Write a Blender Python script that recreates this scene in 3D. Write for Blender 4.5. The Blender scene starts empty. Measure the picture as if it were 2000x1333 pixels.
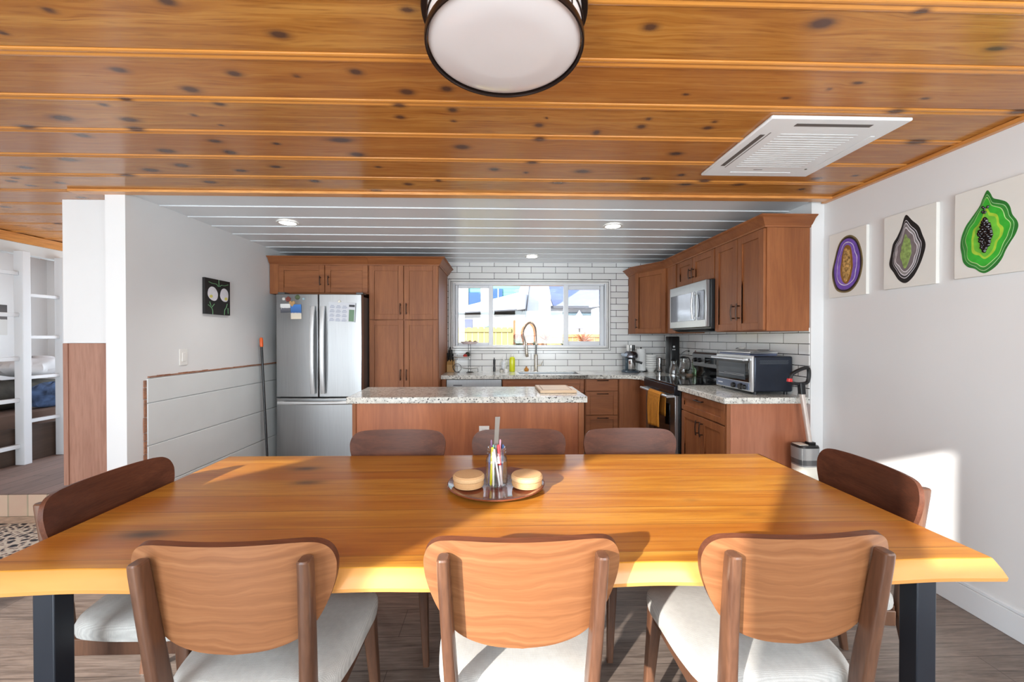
import bpy, bmesh, math, random
import numpy as np
from mathutils import Vector, Matrix
random.seed(7); rng = np.random.default_rng(7)
PI = math.pi
SC = bpy.context.scene
COL = SC.collection
# ------------------------------------------------------------------ camera, world, sun, exposure
cam = bpy.data.cameras.new('camera'); camo = bpy.data.objects.new('camera', cam); COL.objects.link(camo)
cam.sensor_width = 36.0; cam.lens = 790.0*36.0/2000.0; cam.clip_start = 0.02; cam.clip_end = 200
camo.location = (0, 0, 1.33)
camo.rotation_euler = (PI/2 - math.atan(6.5/790), 0, -math.atan(23/790.0))
SC.camera = camo
SC.view_settings.view_transform = 'Standard'; SC.view_settings.look = 'None'
SC.view_settings.gamma = 1.0; SC.view_settings.use_curve_mapping = False
SC.view_settings.exposure = 0.0
W = bpy.data.worlds.new('sky'); SC.world = W; W.use_nodes = True
wn = W.node_tree.nodes; wl = W.node_tree.links
bg = wn['Background']; bg.inputs['Strength'].default_value = 3.0
tc = wn.new('ShaderNodeTexCoord'); sx = wn.new('ShaderNodeSeparateXYZ'); rp = wn.new('ShaderNodeValToRGB')
wl.new(tc.outputs['Generated'], sx.inputs[0]); wl.new(sx.outputs['Z'], rp.inputs[0]); wl.new(rp.outputs[0], bg.inputs['Color'])
rp.color_ramp.elements[0].position = 0.0; rp.color_ramp.elements[0].color = (0.93, 0.95, 1.0, 1)
rp.color_ramp.elements[1].position = 0.7; rp.color_ramp.elements[1].color = (0.50, 0.68, 1.0, 1)
SUN = Vector((0.85, 1.0, -0.47)).normalized()
sl = bpy.data.lights.new('sun', 'SUN'); sl.energy = 12.0; sl.angle = math.radians(0.9); sl.color = (1.0, 0.96, 0.90)
so = bpy.data.objects.new('sun', sl); COL.objects.link(so)
so.rotation_euler = SUN.to_track_quat('-Z', 'Y').to_euler(); so.location = (-4, -6, 5)
def area(name, loc, rot, sx_, sy_, power, color=(1, 1, 1)):
    l = bpy.data.lights.new(name, 'AREA'); l.shape = 'RECTANGLE'; l.size = sx_; l.size_y = sy_; l.energy = power; l.color = color
    o = bpy.data.objects.new(name, l); COL.objects.link(o); o.location = loc; o.rotation_euler = rot
    return o
# daylight standing in the glazed openings of the rear wall
area('daylight_rear', (-1.50, -0.93, 1.10), (PI/2, 0, 0), 1.04, 2.0, 78, (0.82, 0.94, 1.0))
area('daylight_rear', (-0.36, -0.93, 1.88), (PI/2, 0, 0), 0.41, 0.5, 12, (0.82, 0.94, 1.0))
area('daylight_rear', (1.15, -0.93, 1.45), (PI/2, 0, 0), 1.5, 1.3, 78, (0.82, 0.94, 1.0))
area('daylight_rear', (-4.20, -0.93, 1.15), (PI/2, 0, 0), 1.7, 2.0, 32, (0.82, 0.94, 1.0))
area('added_fill_back_living', (-3.95, 5.14, 1.35), (-PI/2, 0, 0), 1.7, 1.4, 40, (0.80, 0.90, 1.0))  # fill lamp in the added, unseen living-room opening
def portal(loc, rot, a, b):
    o = area('portal', loc, rot, a, b, 1.0); o.data.cycles.is_portal = True
portal((0.38, 5.33, 1.62), (-PI/2, 0, 0), 2.0, 0.8)

# ------------------------------------------------------------------ mesh helpers
class MB:
    def __init__(s): s.v = []; s.f = []
    def add(s, vs, fs):
        n = len(s.v); s.v += [tuple(v) for v in vs]; s.f += [tuple(i+n for i in f) for f in fs]; return s
    def box(s, x0, x1, y0, y1, z0, z1):
        if x0 > x1: x0, x1 = x1, x0
        if y0 > y1: y0, y1 = y1, y0
        if z0 > z1: z0, z1 = z1, z0
        return s.add([(x0,y0,z0),(x1,y0,z0),(x1,y1,z0),(x0,y1,z0),(x0,y0,z1),(x1,y0,z1),(x1,y1,z1),(x0,y1,z1)],
                     [(3,2,1,0),(4,5,6,7),(0,1,5,4),(1,2,6,5),(2,3,7,6),(3,0,4,7)])
    def rings(s, rs, closed_ends=True, loop=False):
        n = len(rs[0]); vs = [p for r in rs for p in r]; fs = []
        m = len(rs)
        for j in range(m if loop else m-1):
            k = (j+1) % m
            for i in range(n):
                fs.append((j*n+i, j*n+(i+1) % n, k*n+(i+1) % n, k*n+i))
        if closed_ends and not loop:
            fs.append(tuple(range(n-1, -1, -1))); fs.append(tuple((m-1)*n+i for i in range(n)))
        return s.add(vs, fs)
    def tube(s, pts, r, n=10, loop=False):
        pts = [Vector(p) for p in pts]; rs = []
        m = len(pts); up = None
        for j, p in enumerate(pts):
            if loop: t = pts[(j+1) % m]-pts[j-1]
            else: t = pts[min(j+1, m-1)]-pts[max(j-1, 0)]
            t.normalize()
            if up is None: up = t.orthogonal().normalized()
            a = (up - t*up.dot(t)).normalized(); up = a; b = t.cross(a)
            rr = r[j] if isinstance(r, (list, tuple)) else r
            rs.append([p + a*math.cos(2*PI*i/n)*rr + b*math.sin(2*PI*i/n)*rr for i in range(n)])
        return s.rings(rs, loop=loop)
    def cyl(s, p0, p1, r0, r1=None, n=24): return s.tube([p0, p1], [r0, r0 if r1 is None else r1], n)
    def lathe(s, c, prof, n=32, sx=1, sy=1, ring=False):
        rs = [[(c[0]+sx*max(r, 1e-4)*math.cos(2*PI*i/n), c[1]+sy*max(r, 1e-4)*math.sin(2*PI*i/n), c[2]+z) for i in range(n)] for r, z in prof]
        return s.rings(rs, loop=ring)
    def prism(s, pts, ax, a0, a1):
        def P(p, a):
            return {'z': (p[0], p[1], a), 'y': (p[0], a, p[1]), 'x': (a, p[0], p[1])}[ax]
        n = len(pts)
        return s.add([P(p, a0) for p in pts]+[P(p, a1) for p in pts],
                     [tuple(range(n-1, -1, -1)), tuple(range(n, 2*n))]+[(i, (i+1) % n, n+(i+1) % n, n+i) for i in range(n)])
    def loft(s, secs, k=3):
        # secs: (centre, half width x, half depth y, corner radius)
        rs = []
        for c, hw, hd, cr in secs:
            ring = []
            for qx, qy, a0 in ((1, 1, 0), (-1, 1, 90), (-1, -1, 180), (1, -1, 270)):
                for q in range(k+1):
                    a = math.radians(a0+90*q/k)
                    ring.append((c[0]+qx*(hw-cr)+cr*math.cos(a), c[1]+qy*(hd-cr)+cr*math.sin(a), c[2]))
            rs.append(ring)
        return s.rings(rs)
    def ball(s, c, r, n=16, m=10, sz=1.0):
        return s.lathe(c, [(r*math.sin(PI*j/m), -r*sz*math.cos(PI*j/m)) for j in range(m+1)], n)
OFF = {}
def finish(me, smooth):
    bm = bmesh.new(); bm.from_mesh(me)
    bmesh.ops.remove_doubles(bm, verts=bm.verts, dist=2e-5)
    bmesh.ops.recalc_face_normals(bm, faces=bm.faces)
    if smooth:
        for f in bm.faces: f.smooth = True
        for e in bm.edges:
            if len(e.link_faces) == 2 and e.calc_face_angle(0) > 0.6: e.smooth = False
    bm.to_mesh(me); bm.free()
def obj(name, mb, m, parent=None, bevel=0, smooth=False, seg=2, sub=0):
    off = OFF.get(parent.name, Vector((0, 0, 0))) if parent else None
    vs = mb.v
    if off is None:
        a = np.array(vs); off = Vector(((a[:, 0].min()+a[:, 0].max())/2, (a[:, 1].min()+a[:, 1].max())/2, a[:, 2].min()))
        loc = off
    else: loc = Vector((0, 0, 0))
    me = bpy.data.meshes.new(name)
    me.from_pydata([(v[0]-off[0], v[1]-off[1], v[2]-off[2]) for v in vs], [], mb.f)
    finish(me, smooth or bevel > 0)
    o = bpy.data.objects.new(name, me); COL.objects.link(o); o.location = loc
    if parent: o.parent = parent
    OFF[o.name] = off
    for mm in (m if isinstance(m, list) else [m]): me.materials.append(mm)
    if bevel:
        b = o.modifiers.new('bevel', 'BEVEL'); b.width = bevel; b.segments = seg; b.limit_method = 'ANGLE'; b.angle_limit = math.radians(40)
        b.harden_normals = False
    if sub:
        b = o.modifiers.new('subd', 'SUBSURF'); b.levels = sub; b.render_levels = sub
    return o
def tag(o, label, cat, group=None):
    o['label'] = label; o['category'] = cat
    if group: o['group'] = group
    return o
def thing(name, label, cat, loc=(0, 0, 0), group=None):
    o = bpy.data.objects.new(name, None); COL.objects.link(o); o.location = loc; o.empty_display_size = 0.1
    OFF[o.name] = Vector(loc); return tag(o, label, cat, group)
def struct(name, mb, m, bevel=0, smooth=False):
    o = obj(name, mb, m, None, bevel, smooth); o['kind'] = 'structure'; return o
def copy_tree(o, parent=None):
    c = o.copy(); COL.objects.link(c); c.parent = parent
    for ch in list(o.children): copy_tree(ch, c)
    return c
def catmull(pts, n=6, closed=True):
    out = []; m = len(pts)
    for i in range(m if closed else m-1):
        g = lambda k: np.array(pts[k % m] if closed else pts[min(max(k, 0), m-1)], float)
        p0, p1, p2, p3 = g(i-1), g(i), g(i+1), g(i+2)
        for j in range(n):
            t = j/n
            out.append(tuple(0.5*((2*p1)+(-p0+p2)*t+(2*p0-5*p1+4*p2-p3)*t*t+(-p0+3*p1-3*p2+p3)*t**3)))
    if not closed: out.append(tuple(pts[-1]))
    return out
# ------------------------------------------------------------------ materials
def c(r, g, b):
    f = lambda x: (x/255)/12.92 if x <= 10 else ((x/255+0.055)/1.055)**2.4
    return (f(r), f(g), f(b), 1)
class M:
    def __init__(s, name, rough=0.5, metal=0.0, spec=0.5, coat=0.0):
        s.m = bpy.data.materials.new(name); s.m.use_nodes = True
        s.n = s.m.node_tree.nodes; s.l = s.m.node_tree.links; s.b = s.n['Principled BSDF']
        s.b.inputs['Roughness'].default_value = rough; s.b.inputs['Metallic'].default_value = metal
        s.b.inputs['Specular IOR Level'].default_value = spec
        if coat: s.b.inputs['Coat Weight'].default_value = coat; s.b.inputs['Coat Roughness'].default_value = 0.12
    def node(s, t, props=None, **inp):
        n = s.n.new(t)
        for k, v in (props or {}).items(): setattr(n, k, v)
        for k, v in inp.items():
            k = k.replace('_', ' ') if not k.startswith('i') or not k[1:].isdigit() else int(k[1:])
            if isinstance(v, bpy.types.NodeSocket): s.l.new(v, n.inputs[k])
            else: n.inputs[k].default_value = v
        return n
    def coord(s, kind='Object', scale=(1, 1, 1), loc=(0, 0, 0)):
        if kind == 'World': src = s.node('ShaderNodeNewGeometry').outputs['Position']
        else: src = s.node('ShaderNodeTexCoord').outputs[kind]
        return s.node('ShaderNodeMapping', None, Vector=src, Scale=scale, Location=loc).outputs[0]
    def noise(s, vec, scale, detail=3, rough=0.5, dist=0.0):
        return s.node('ShaderNodeTexNoise', None, Vector=vec, Scale=scale, Detail=detail, Roughness=rough, Distortion=dist).outputs['Fac']
    def ramp(s, fac, stops, interp='LINEAR'):
        n = s.node('ShaderNodeValToRGB', None, Fac=fac); r = n.color_ramp; r.interpolation = interp
        while len(r.elements) < len(stops): r.elements.new(0.5)
        for e, (p, col) in zip(r.elements, stops): e.position = p; e.color = col
        return n.outputs[0]
    def mix(s, fac, a, b, blend='MIX'):
        n = s.n.new('ShaderNodeMix'); n.data_type = 'RGBA'; n.blend_type = blend
        for k, v in ((0, fac), (6, a), (7, b)):
            if isinstance(v, bpy.types.NodeSocket): s.l.new(v, n.inputs[k])
            else: n.inputs[k].default_value = v
        return n.outputs[2]
    def math(s, op, a, b=0.0, cl=False):
        n = s.n.new('ShaderNodeMath'); n.operation = op; n.use_clamp = cl
        for k, v in ((0, a), (1, b)):
            if isinstance(v, bpy.types.NodeSocket): s.l.new(v, n.inputs[k])
            else: n.inputs[k].default_value = v
        return n.outputs[0]
    def color(s, x):
        if isinstance(x, bpy.types.NodeSocket): s.l.new(x, s.b.inputs['Base Color'])
        else: s.b.inputs['Base Color'].default_value = x
        return s
    def bump(s, h, strength=0.3, dist=0.002):
        n = s.node('ShaderNodeBump', None, Height=h, Strength=strength, Distance=dist); s.l.new(n.outputs[0], s.b.inputs['Normal']); return s
def flat(name, col, rough=0.5, metal=0.0, var=0.06, scale=8, spec=0.5, coat=0.0, bump=0.0):
    m = M(name, rough, metal, spec, coat)
    f = m.noise(m.coord(), scale, 3)
    lo = tuple(x*(1-var) for x in col[:3])+(1,); hi = tuple(min(1, x*(1+var)) for x in col[:3])+(1,)
    m.color(m.ramp(f, [(0.3, lo), (0.7, hi)]))
    if bump: m.bump(m.noise(m.coord(), scale*20, 2), bump, 0.001)
    return m.m
def wood(name, a, b, axis='x', scale=1.0, rough=0.35, coat=0.0, dark=None, kind='Object', fine=1.0, spec=0.5):
    m = M(name, rough, 0, spec, coat)
    st = {'x': (0.8, 9, 9), 'y': (9, 0.8, 9), 'z': (9, 9, 0.8)}[axis]
    v = m.coord(kind, tuple(q*scale for q in st))
    f1 = m.noise(v, 1.2, 4, 0.55, 0.8); f2 = m.noise(v, 9*fine, 3, 0.6)
    col = m.ramp(f1, [(0.32, a), (0.68, b)])
    col = m.mix(m.math('MULTIPLY', m.ramp(f2, [(0.42, (0, 0, 0, 1)), (0.7, (1, 1, 1, 1))]), 0.35), col, dark or tuple(x*0.55 for x in a[:3])+(1,))
    m.color(col); m.bump(f2, 0.08, 0.001)
    return m.m
def glassy(name, tint=(1, 1, 1, 1), refl=0.05, rough=0.02):
    m = bpy.data.materials.new(name); m.use_nodes = True; n = m.node_tree.nodes; l = m.node_tree.links
    n.remove(n['Principled BSDF']); out = n['Material Output']
    t = n.new('ShaderNodeBsdfTransparent'); t.inputs[0].default_value = tint
    g = n.new('ShaderNodeBsdfGlossy'); g.inputs['Roughness'].default_value = rough
    lw = n.new('ShaderNodeLayerWeight'); lw.inputs[0].default_value = 0.35
    mp = n.new('ShaderNodeMapRange'); mp.inputs['To Min'].default_value = refl; mp.inputs['To Max'].default_value = 0.75
    l.new(lw.outputs['Facing'], mp.inputs['Value'])
    mx = n.new('ShaderNodeMixShader'); l.new(mp.outputs[0], mx.inputs[0]); l.new(t.outputs[0], mx.inputs[1]); l.new(g.outputs[0], mx.inputs[2])
    l.new(mx.outputs[0], out.inputs[0]); return m
def emit(name, col, s):
    m = M(name); m.b.inputs['Emission Color'].default_value = col; m.b.inputs['Emission Strength'].default_value = s; m.color(col); return m.m
WHITE = flat('white_wall_paint', c(224, 224, 224), 0.6, var=0.02, scale=2)
WHITE2 = flat('white_gloss_paint', c(224, 227, 230), 0.28, var=0.015, scale=2)
PANEL = flat('painted_panelling', c(216, 219, 219), 0.5, var=0.03, scale=3)
CANVAS = flat('artist_canvas', c(224, 222, 216), 0.8, var=0.02, bump=0.2)
CAB = wood('cherry_cabinet_wood', c(158, 98, 58), c(134, 80, 46), 'z', 1.0, 0.48, 0.0, c(112, 60, 38), spec=0.35)
CABH = wood('cherry_cabinet_wood_horizontal', c(158, 98, 58), c(134, 80, 46), 'x', 1.0, 0.48, 0.0, c(112, 60, 38), spec=0.35)
def walnut_back():
    m = M('walnut_veneer', 0.42, 0, 0.4)
    v = m.coord('Object', (1, 1, 1)); s = m.node('ShaderNodeSeparateXYZ', None, Vector=v)
    # cathedral grain: bands of the height bent by the distance from the middle and by noise
    w = m.noise(m.coord('Object', (3.0, 3.0, 5.0)), 1.6, 3, 0.5)
    bend = m.math('MULTIPLY', m.math('MULTIPLY', s.outputs['X'], s.outputs['X']), -0.55)
    h = m.math('ADD', m.math('ADD', s.outputs['Z'], bend), m.math('MULTIPLY', w, 0.07))
    g = m.node('ShaderNodeCombineXYZ', None, X=m.math('MULTIPLY', s.outputs['X'], 1.2), Y=0.0, Z=m.math('MULTIPLY', h, 60)).outputs[0]
    f1 = m.noise(g, 1.0, 3, 0.6, 0.2); f2 = m.noise(m.coord('Object', (12, 12, 260)), 1.0, 3, 0.7)
    col = m.ramp(f1, [(0.30, c(118, 74, 44)), (0.5, c(136, 88, 54)), (0.70, c(150, 102, 66))])
    col = m.mix(m.math('MULTIPLY', f2, 0.45), col, c(96, 58, 36))
    m.color(col); m.bump(f2, 0.06, 0.0005); return m.m
WAL = walnut_back()
WALF = wood('walnut_veneer_dark_stain', c(104, 62, 44), c(80, 46, 32), 'x', 1.6, 0.38, 0.0, c(48, 28, 22), fine=1.6, spec=0.25)
WALD = wood('dark_walnut_solid', c(108, 74, 54), c(82, 54, 40), 'z', 1.5, 0.32, 0.08, c(46, 28, 20))
HANDLE = flat('oil_rubbed_bronze', c(62, 44, 36), 0.35, 0.7)
BLACKM = flat('black_powder_coat', c(30, 34, 42), 0.42, 0.2)
BLACK = flat('black_plastic', c(24, 24, 26), 0.3)
BGLASS = flat('black_glass', c(12, 12, 14), 0.06, spec=0.8)
CHROME = flat('chrome', c(215, 215, 215), 0.12, 1.0)
NICKEL = flat('brushed_nickel', c(186, 176, 160), 0.28, 1.0)
def steel():
    m = M('brushed_stainless_steel', 0.34, 1.0)
    v = m.coord('Object', (90, 90, 1.5)); f = m.noise(v, 2, 3)
    m.color(m.ramp(f, [(0.3, c(162, 163, 164)), (0.7, c(170, 171, 172))])); m.bump(f, 0.015, 0.0005)
    return m.m
STEEL = steel()
DSTEEL = flat('grey_painted_steel', c(96, 97, 98), 0.4, 0.4)
def granite():
    m = M('speckled_granite', 0.12)
    v = m.coord('World'); a = m.noise(v, 26, 5, 0.65, 0.6); b = m.noise(v, 75, 4, 0.7); d = m.noise(v, 9, 3)
    col = m.ramp(a, [(0.30, c(110, 106, 102)), (0.40, c(204, 202, 194)), (0.62, c(232, 230, 222)), (0.74, c(196, 184, 160))])
    col = m.mix(m.ramp(b, [(0.57, (0, 0, 0, 1)), (0.61, (1, 1, 1, 1))]), col, c(44, 42, 44))
    col = m.mix(m.ramp(d, [(0.55, (0, 0, 0, 1)), (0.7, (0.5, 0.5, 0.5, 1))]), col, c(140, 140, 140))
    m.color(col); return m.m
GRAN = granite()
def tile(name, axis):
    m = M(name, 0.16)
    g = m.node('ShaderNodeNewGeometry').outputs['Position']; s = m.node('ShaderNodeSeparateXYZ', None, Vector=g)
    cx = m.node('ShaderNodeCombineXYZ', None, X=m.math('ADD', s.outputs['X' if axis == 'x' else 'Y'], 3.2115), Y=m.math('ADD', s.outputs['Z'], 0.0605)).outputs[0]
    b = m.node('ShaderNodeTexBrick', {'offset': 0.5, 'offset_frequency': 2}, Vector=cx, Color1=c(232, 231, 229), Color2=c(222, 221, 219), Mortar=c(34, 31, 30),
               Scale=1.0, i5=0.0)
    b.inputs['Mortar Size'].default_value = 0.0028; b.inputs['Mortar Smooth'].default_value = 0.1; b.inputs['Bias'].default_value = 0
    b.inputs['Brick Width'].default_value = 0.3135; b.inputs['Row Height'].default_value = 0.0792
    m.color(b.outputs['Color']); m.bump(m.math('SUBTRACT', 1.0, b.outputs['Fac']), 0.6, 0.002)
    return m.m
TILEB = tile('white_subway_tile', 'x'); TILER = tile('white_subway_tile_side', 'y')
def floor_mat():
    m = M('grey_brown_plank_floor', 0.38)
    v = m.coord('World')
    b = m.node('ShaderNodeTexBrick', {'offset': 0.37, 'offset_frequency': 2}, Vector=v, Color1=(0.2, 0.2, 0.2, 1), Color2=(0.8, 0.8, 0.8, 1), Mortar=(0, 0, 0, 1), Scale=1.0)
    b.inputs['Mortar Size'].default_value = 0.0014; b.inputs['Brick Width'].default_value = 1.22; b.inputs['Row Height'].default_value = 0.18; b.inputs['Bias'].default_value = 0
    st = m.coord('World', (1.2, 14, 1)); f = m.noise(st, 2.2, 6, 0.7, 1.2); g = m.noise(m.coord('World', (3, 50, 1)), 2, 3, 0.7)
    col = m.ramp(f, [(0.30, c(48, 38, 32)), (0.45, c(100, 86, 76)), (0.68, c(140, 124, 112))])
    col = m.mix(0.5, col, m.ramp(g, [(0.35, c(72, 62, 56)), (0.65, c(132, 120, 112))]))
    col = m.mix(0.25, col, b.outputs['Color'], 'OVERLAY')
    col = m.mix(b.outputs['Fac'], col, c(60, 50, 45))
    m.color(col); m.bump(f, 0.15, 0.001); return m.m
FLOOR = floor_mat()
def ceil_wood():
    m = M('varnished_knotty_pine', 0.22, 0, 0.45, 0.12)
    g = m.node('ShaderNodeNewGeometry').outputs['Position']
    kn = m.node('ShaderNodeAttribute', {'attribute_name': 'knot'}).outputs['Fac']
    wp = m.node('ShaderNodeAttribute', {'attribute_name': 'warp'}).outputs['Fac']
    bd = m.node('ShaderNodeAttribute', {'attribute_name': 'band'}).outputs['Fac']
    tn = m.node('ShaderNodeAttribute', {'attribute_name': 'tone'}).outputs['Fac']
    s = m.node('ShaderNodeSeparateXYZ', None, Vector=g)
    v = m.node('ShaderNodeCombineXYZ', None, X=m.math('MULTIPLY', s.outputs['X'], 1.3), Y=m.math('MULTIPLY', m.math('ADD', s.outputs['Y'], wp), 26), Z=m.math('MULTIPLY', tn, 17)).outputs[0]
    f = m.noise(v, 1.0, 4, 0.6, 0.9); f2 = m.noise(v, 4.0, 3, 0.6)
    col = m.ramp(f, [(0.30, c(158, 98, 40)), (0.5, c(178, 118, 52)), (0.72, c(196, 140, 70))])
    col = m.mix(m.math('MULTIPLY', m.ramp(f2, [(0.5, (0, 0, 0, 1)), (0.72, (1, 1, 1, 1))]), 0.6), col, c(118, 62, 26))
    col = m.mix(m.math('MULTIPLY', tn, 0.45), col, c(164, 96, 52))
    col = m.mix(m.math('MULTIPLY', bd, 0.6), col, c(206, 138, 66))
    col = m.mix(m.ramp(kn, [(0.08, (0, 0, 0, 1)), (0.40, (0.35, 0.35, 0.35, 1)), (0.75, (0.9, 0.9, 0.9, 1))]), col, c(74, 50, 42))
    m.color(col); m.bump(f2, 0.06, 0.001); return m.m
PINE = ceil_wood()
PINETRIM = wood('pine_trim', c(226, 164, 96), c(208, 138, 72), 'x', 1.0, 0.3, 0.2, c(130, 66, 24))
PINETRIMY = wood('pine_trim_lengthwise', c(220, 156, 86), c(200, 128, 64), 'y', 1.0, 0.3, 0.2, c(130, 66, 24))
def table_mat():
    m = M('acacia_plank_top', 0.28, 0, 0.28, 0.03)
    g = m.node('ShaderNodeNewGeometry').outputs['Position']; s = m.node('ShaderNodeSeparateXYZ', None, Vector=g)
    kn = m.node('ShaderNodeAttribute', {'attribute_name': 'knot'}).outputs['Fac']
    y = m.node('ShaderNodeMapRange', None, Value=s.outputs['Y'], i1=1.0, i2=2.0).outputs[0]
    off = m.ramp(y, [(0, (0.1,)*3+(1,)), (0.083, (0.9,)*3+(1,)), (0.242, (0.35,)*3+(1,)), (0.37, (0.75,)*3+(1,)), (0.505, (0.2,)*3+(1,)), (0.67, (0.95,)*3+(1,)), (0.765, (0.5,)*3+(1,)), (0.9, (0.25,)*3+(1,))], 'CONSTANT')
    v = m.node('ShaderNodeCombineXYZ', None, X=m.math('MULTIPLY', s.outputs['X'], 1.1), Y=m.math('MULTIPLY', s.outputs['Y'], 16), Z=m.math('MULTIPLY', off, 30)).outputs[0]
    f = m.noise(v, 1.3, 5, 0.6, 0.7); f2 = m.noise(v, 7, 3, 0.6)
    col = m.ramp(f, [(0.28, c(158, 98, 34)), (0.5, c(184, 126, 46)), (0.75, c(208, 154, 68))])
    col = m.mix(m.math('MULTIPLY', off, 0.55), col, c(160, 88, 32))
    wv = m.noise(m.node('ShaderNodeCombineXYZ', None, X=m.math('MULTIPLY', s.outputs['X'], 0.7), Y=m.math('MULTIPLY', s.outputs['Y'], 60), Z=m.math('MULTIPLY', off, 9)).outputs[0], 1.0, 3, 0.6, 0.4)
    col = m.mix(m.math('MULTIPLY', m.ramp(wv, [(0.52, (0, 0, 0, 1)), (0.66, (1, 1, 1, 1))]), 0.4), col, c(134, 70, 24))
    seam = m.ramp(y, [(0, (0, 0, 0, 1))]+[q for p in (0.083, 0.242, 0.37, 0.505, 0.67, 0.765, 0.9) for q in ((p-0.0015, (0.5, 0.5, 0.5, 1)), (p+0.0015, (0, 0, 0, 1)))], 'CONSTANT')
    col = m.mix(seam, col, c(90, 48, 18))
    col = m.mix(m.math('MULTIPLY', m.ramp(f2, [(0.5, (0, 0, 0, 1)), (0.75, (1, 1, 1, 1))]), 0.3), col, c(128, 64, 20))
    col = m.mix(m.math('LESS_THAN', s.outputs['Z'], 0.7462), col, m.mix(f, c(180, 118, 60), c(204, 148, 84)))
    col = m.mix(kn, col, c(40, 32, 26))
    m.color(col); m.bump(f2, 0.05, 0.001); return m.m
TABLE = table_mat()
def fabric(name, a, b):
    m = M(name, 0.9, 0, 0.2)
    v = m.coord('Object', (1, 1, 1)); w1 = m.node('ShaderNodeTexWave', {'bands_direction': 'X'}, Vector=v, Scale=90.0, Distortion=1.5, Detail=2.0).outputs['Fac']
    w2 = m.node('ShaderNodeTexWave', {'bands_direction': 'Y'}, Vector=v, Scale=90.0, Distortion=1.5, Detail=2.0).outputs['Fac']
    h = m.math('MULTIPLY', w1, w2); f = m.noise(v, 60, 4)
    m.color(m.mix(m.math('ADD', m.math('MULTIPLY', h, 0.6), m.math('MULTIPLY', f, 0.4)), a, b)); m.bump(h, 0.4, 0.001); return m.m
LINEN = fabric('woven_linen', c(152, 149, 145), c(200, 197, 191))
TOWELM = fabric('mustard_cloth', c(170, 104, 30), c(214, 148, 60))
def rug_mat():
    m = M('patterned_rug', 0.95)
    v = m.coord('World'); a = m.node('ShaderNodeTexVoronoi', {'feature': 'DISTANCE_TO_EDGE'}, Vector=m.node('ShaderNodeMapping', None, Vector=v, Scale=(20, 26, 1)).outputs[0], Scale=1.0).outputs['Distance']
    n = m.noise(v, 26, 4, 0.6, 1.5)
    k = m.math('ADD', m.math('MULTIPLY', a, 1.2), m.math('MULTIPLY', n, 0.6))
    col = m.ramp(k, [(0.40, c(206, 198, 182)), (0.46, c(176, 150, 132)), (0.52, c(70, 70, 76)), (0.7, c(38, 40, 46))])
    m.color(col); return m.m
RUG = rug_mat()
# ------------------------------------------------------------------ room shell
RX, KX, LX, BY, CZ, RY = 2.28, 2.19, -2.47, 5.17, 2.29, -0.90
struct('floor', MB().box(-5.6, RX+0.1, RY, BY+0.12, -0.1, 0), FLOOR)
struct('wall_right', MB().box(RX, RX+0.12, RY, 2.79, 0, CZ), WHITE)
struct('wall_right_kitchen', MB().box(KX, RX+0.12, 2.79, BY, 0, CZ), [WHITE])
struct('trim_1', MB().box(KX-0.006, KX, 2.80, BY, 0.86, 1.40), TILER)
for nm, (y0, y1) in {'baseboard_right': (RY, 2.79)}.items():
    struct(nm, MB().box(RX-0.016, RX, y0, y1, 0, 0.115).box(RX-0.009, RX, y0, y1, 0.115, 0.13), WHITE2, 0.002)
# back wall with the kitchen window opening and an unseen one added for light
WX0, WX1, WZ0, WZ1 = -0.60, 1.364, 1.205, 2.027
b = MB().box(-5.6, -4.8, BY, BY+0.12, 0, CZ).box(-3.1, WX0, BY, BY+0.12, 0, CZ).box(-4.8, -3.1, BY, BY+0.12, 0, 0.65).box(-4.8, -3.1, BY, BY+0.12, 2.05, CZ).box(WX1, RX+0.12, BY, BY+0.12, 0, CZ).box(WX0, WX1, BY, BY+0.12, 0, WZ0).box(WX0, WX1, BY, BY+0.12, WZ1, CZ)
struct('wall_back', b, WHITE)
t = 0.006
b = MB().box(-0.72, WX0, BY-t, BY, 0.86, CZ).box(WX1, KX-t, BY-t, BY, 0.86, CZ).box(WX0, WX1, BY-t, BY, 0.86, WZ0).box(WX0, WX1, BY-t, BY, WZ1, CZ)
struct('trim_2', b, TILEB)
# thin stacked trim tiles around the window, then the white frame
def frame(mb, x0, x1, z0, z1, w, y0, y1):
    mb.box(x0, x0+w, y0, y1, z0, z1); mb.box(x1-w, x1, y0, y1, z0, z1); mb.box(x0+w, x1-w, y0, y1, z0, z0+w); mb.box(x0+w, x1-w, y0, y1, z1-w, z1); return mb
GROUT = flat('dark_grout', c(58, 52, 50), 0.8)
TRIMT = flat('pencil_tile_white', c(232, 231, 229), 0.18)
o = struct('trim_3', frame(MB(), -0.6575, 1.4175, 1.1645, 2.0755, 0.0055, BY-0.012, BY-t), GROUT)
o = struct('trim_4', frame(MB(), -0.6525, 1.4125, 1.1695, 2.0705, 0.024, BY-0.016, BY-t), TRIMT, 0.003)
o = struct('trim_5', frame(MB(), -0.6285, 1.3885, 1.1935, 2.0465, 0.004, BY-0.0165, BY-t), GROUT)
o = struct('trim_6', frame(MB(), -0.6245, 1.3845, 1.1975, 2.0425, 0.022, BY-0.014, BY-t), TRIMT, 0.003)
VINYL = flat('white_vinyl', c(228, 230, 234), 0.35, var=0.01)
GLASS = glassy('window_glass', (0.98, 1, 0.99, 1), 0.03)
wi = thing('window_1', '', '', (0.38, BY, 1.2)); del wi['label']; del wi['category']; wi['kind'] = 'structure'
b = frame(MB(), WX0, WX1, WZ0, WZ1, 0.028, BY-0.01, BY+0.09)
obj('window_frame', b, VINYL, wi, 0.003)
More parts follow.
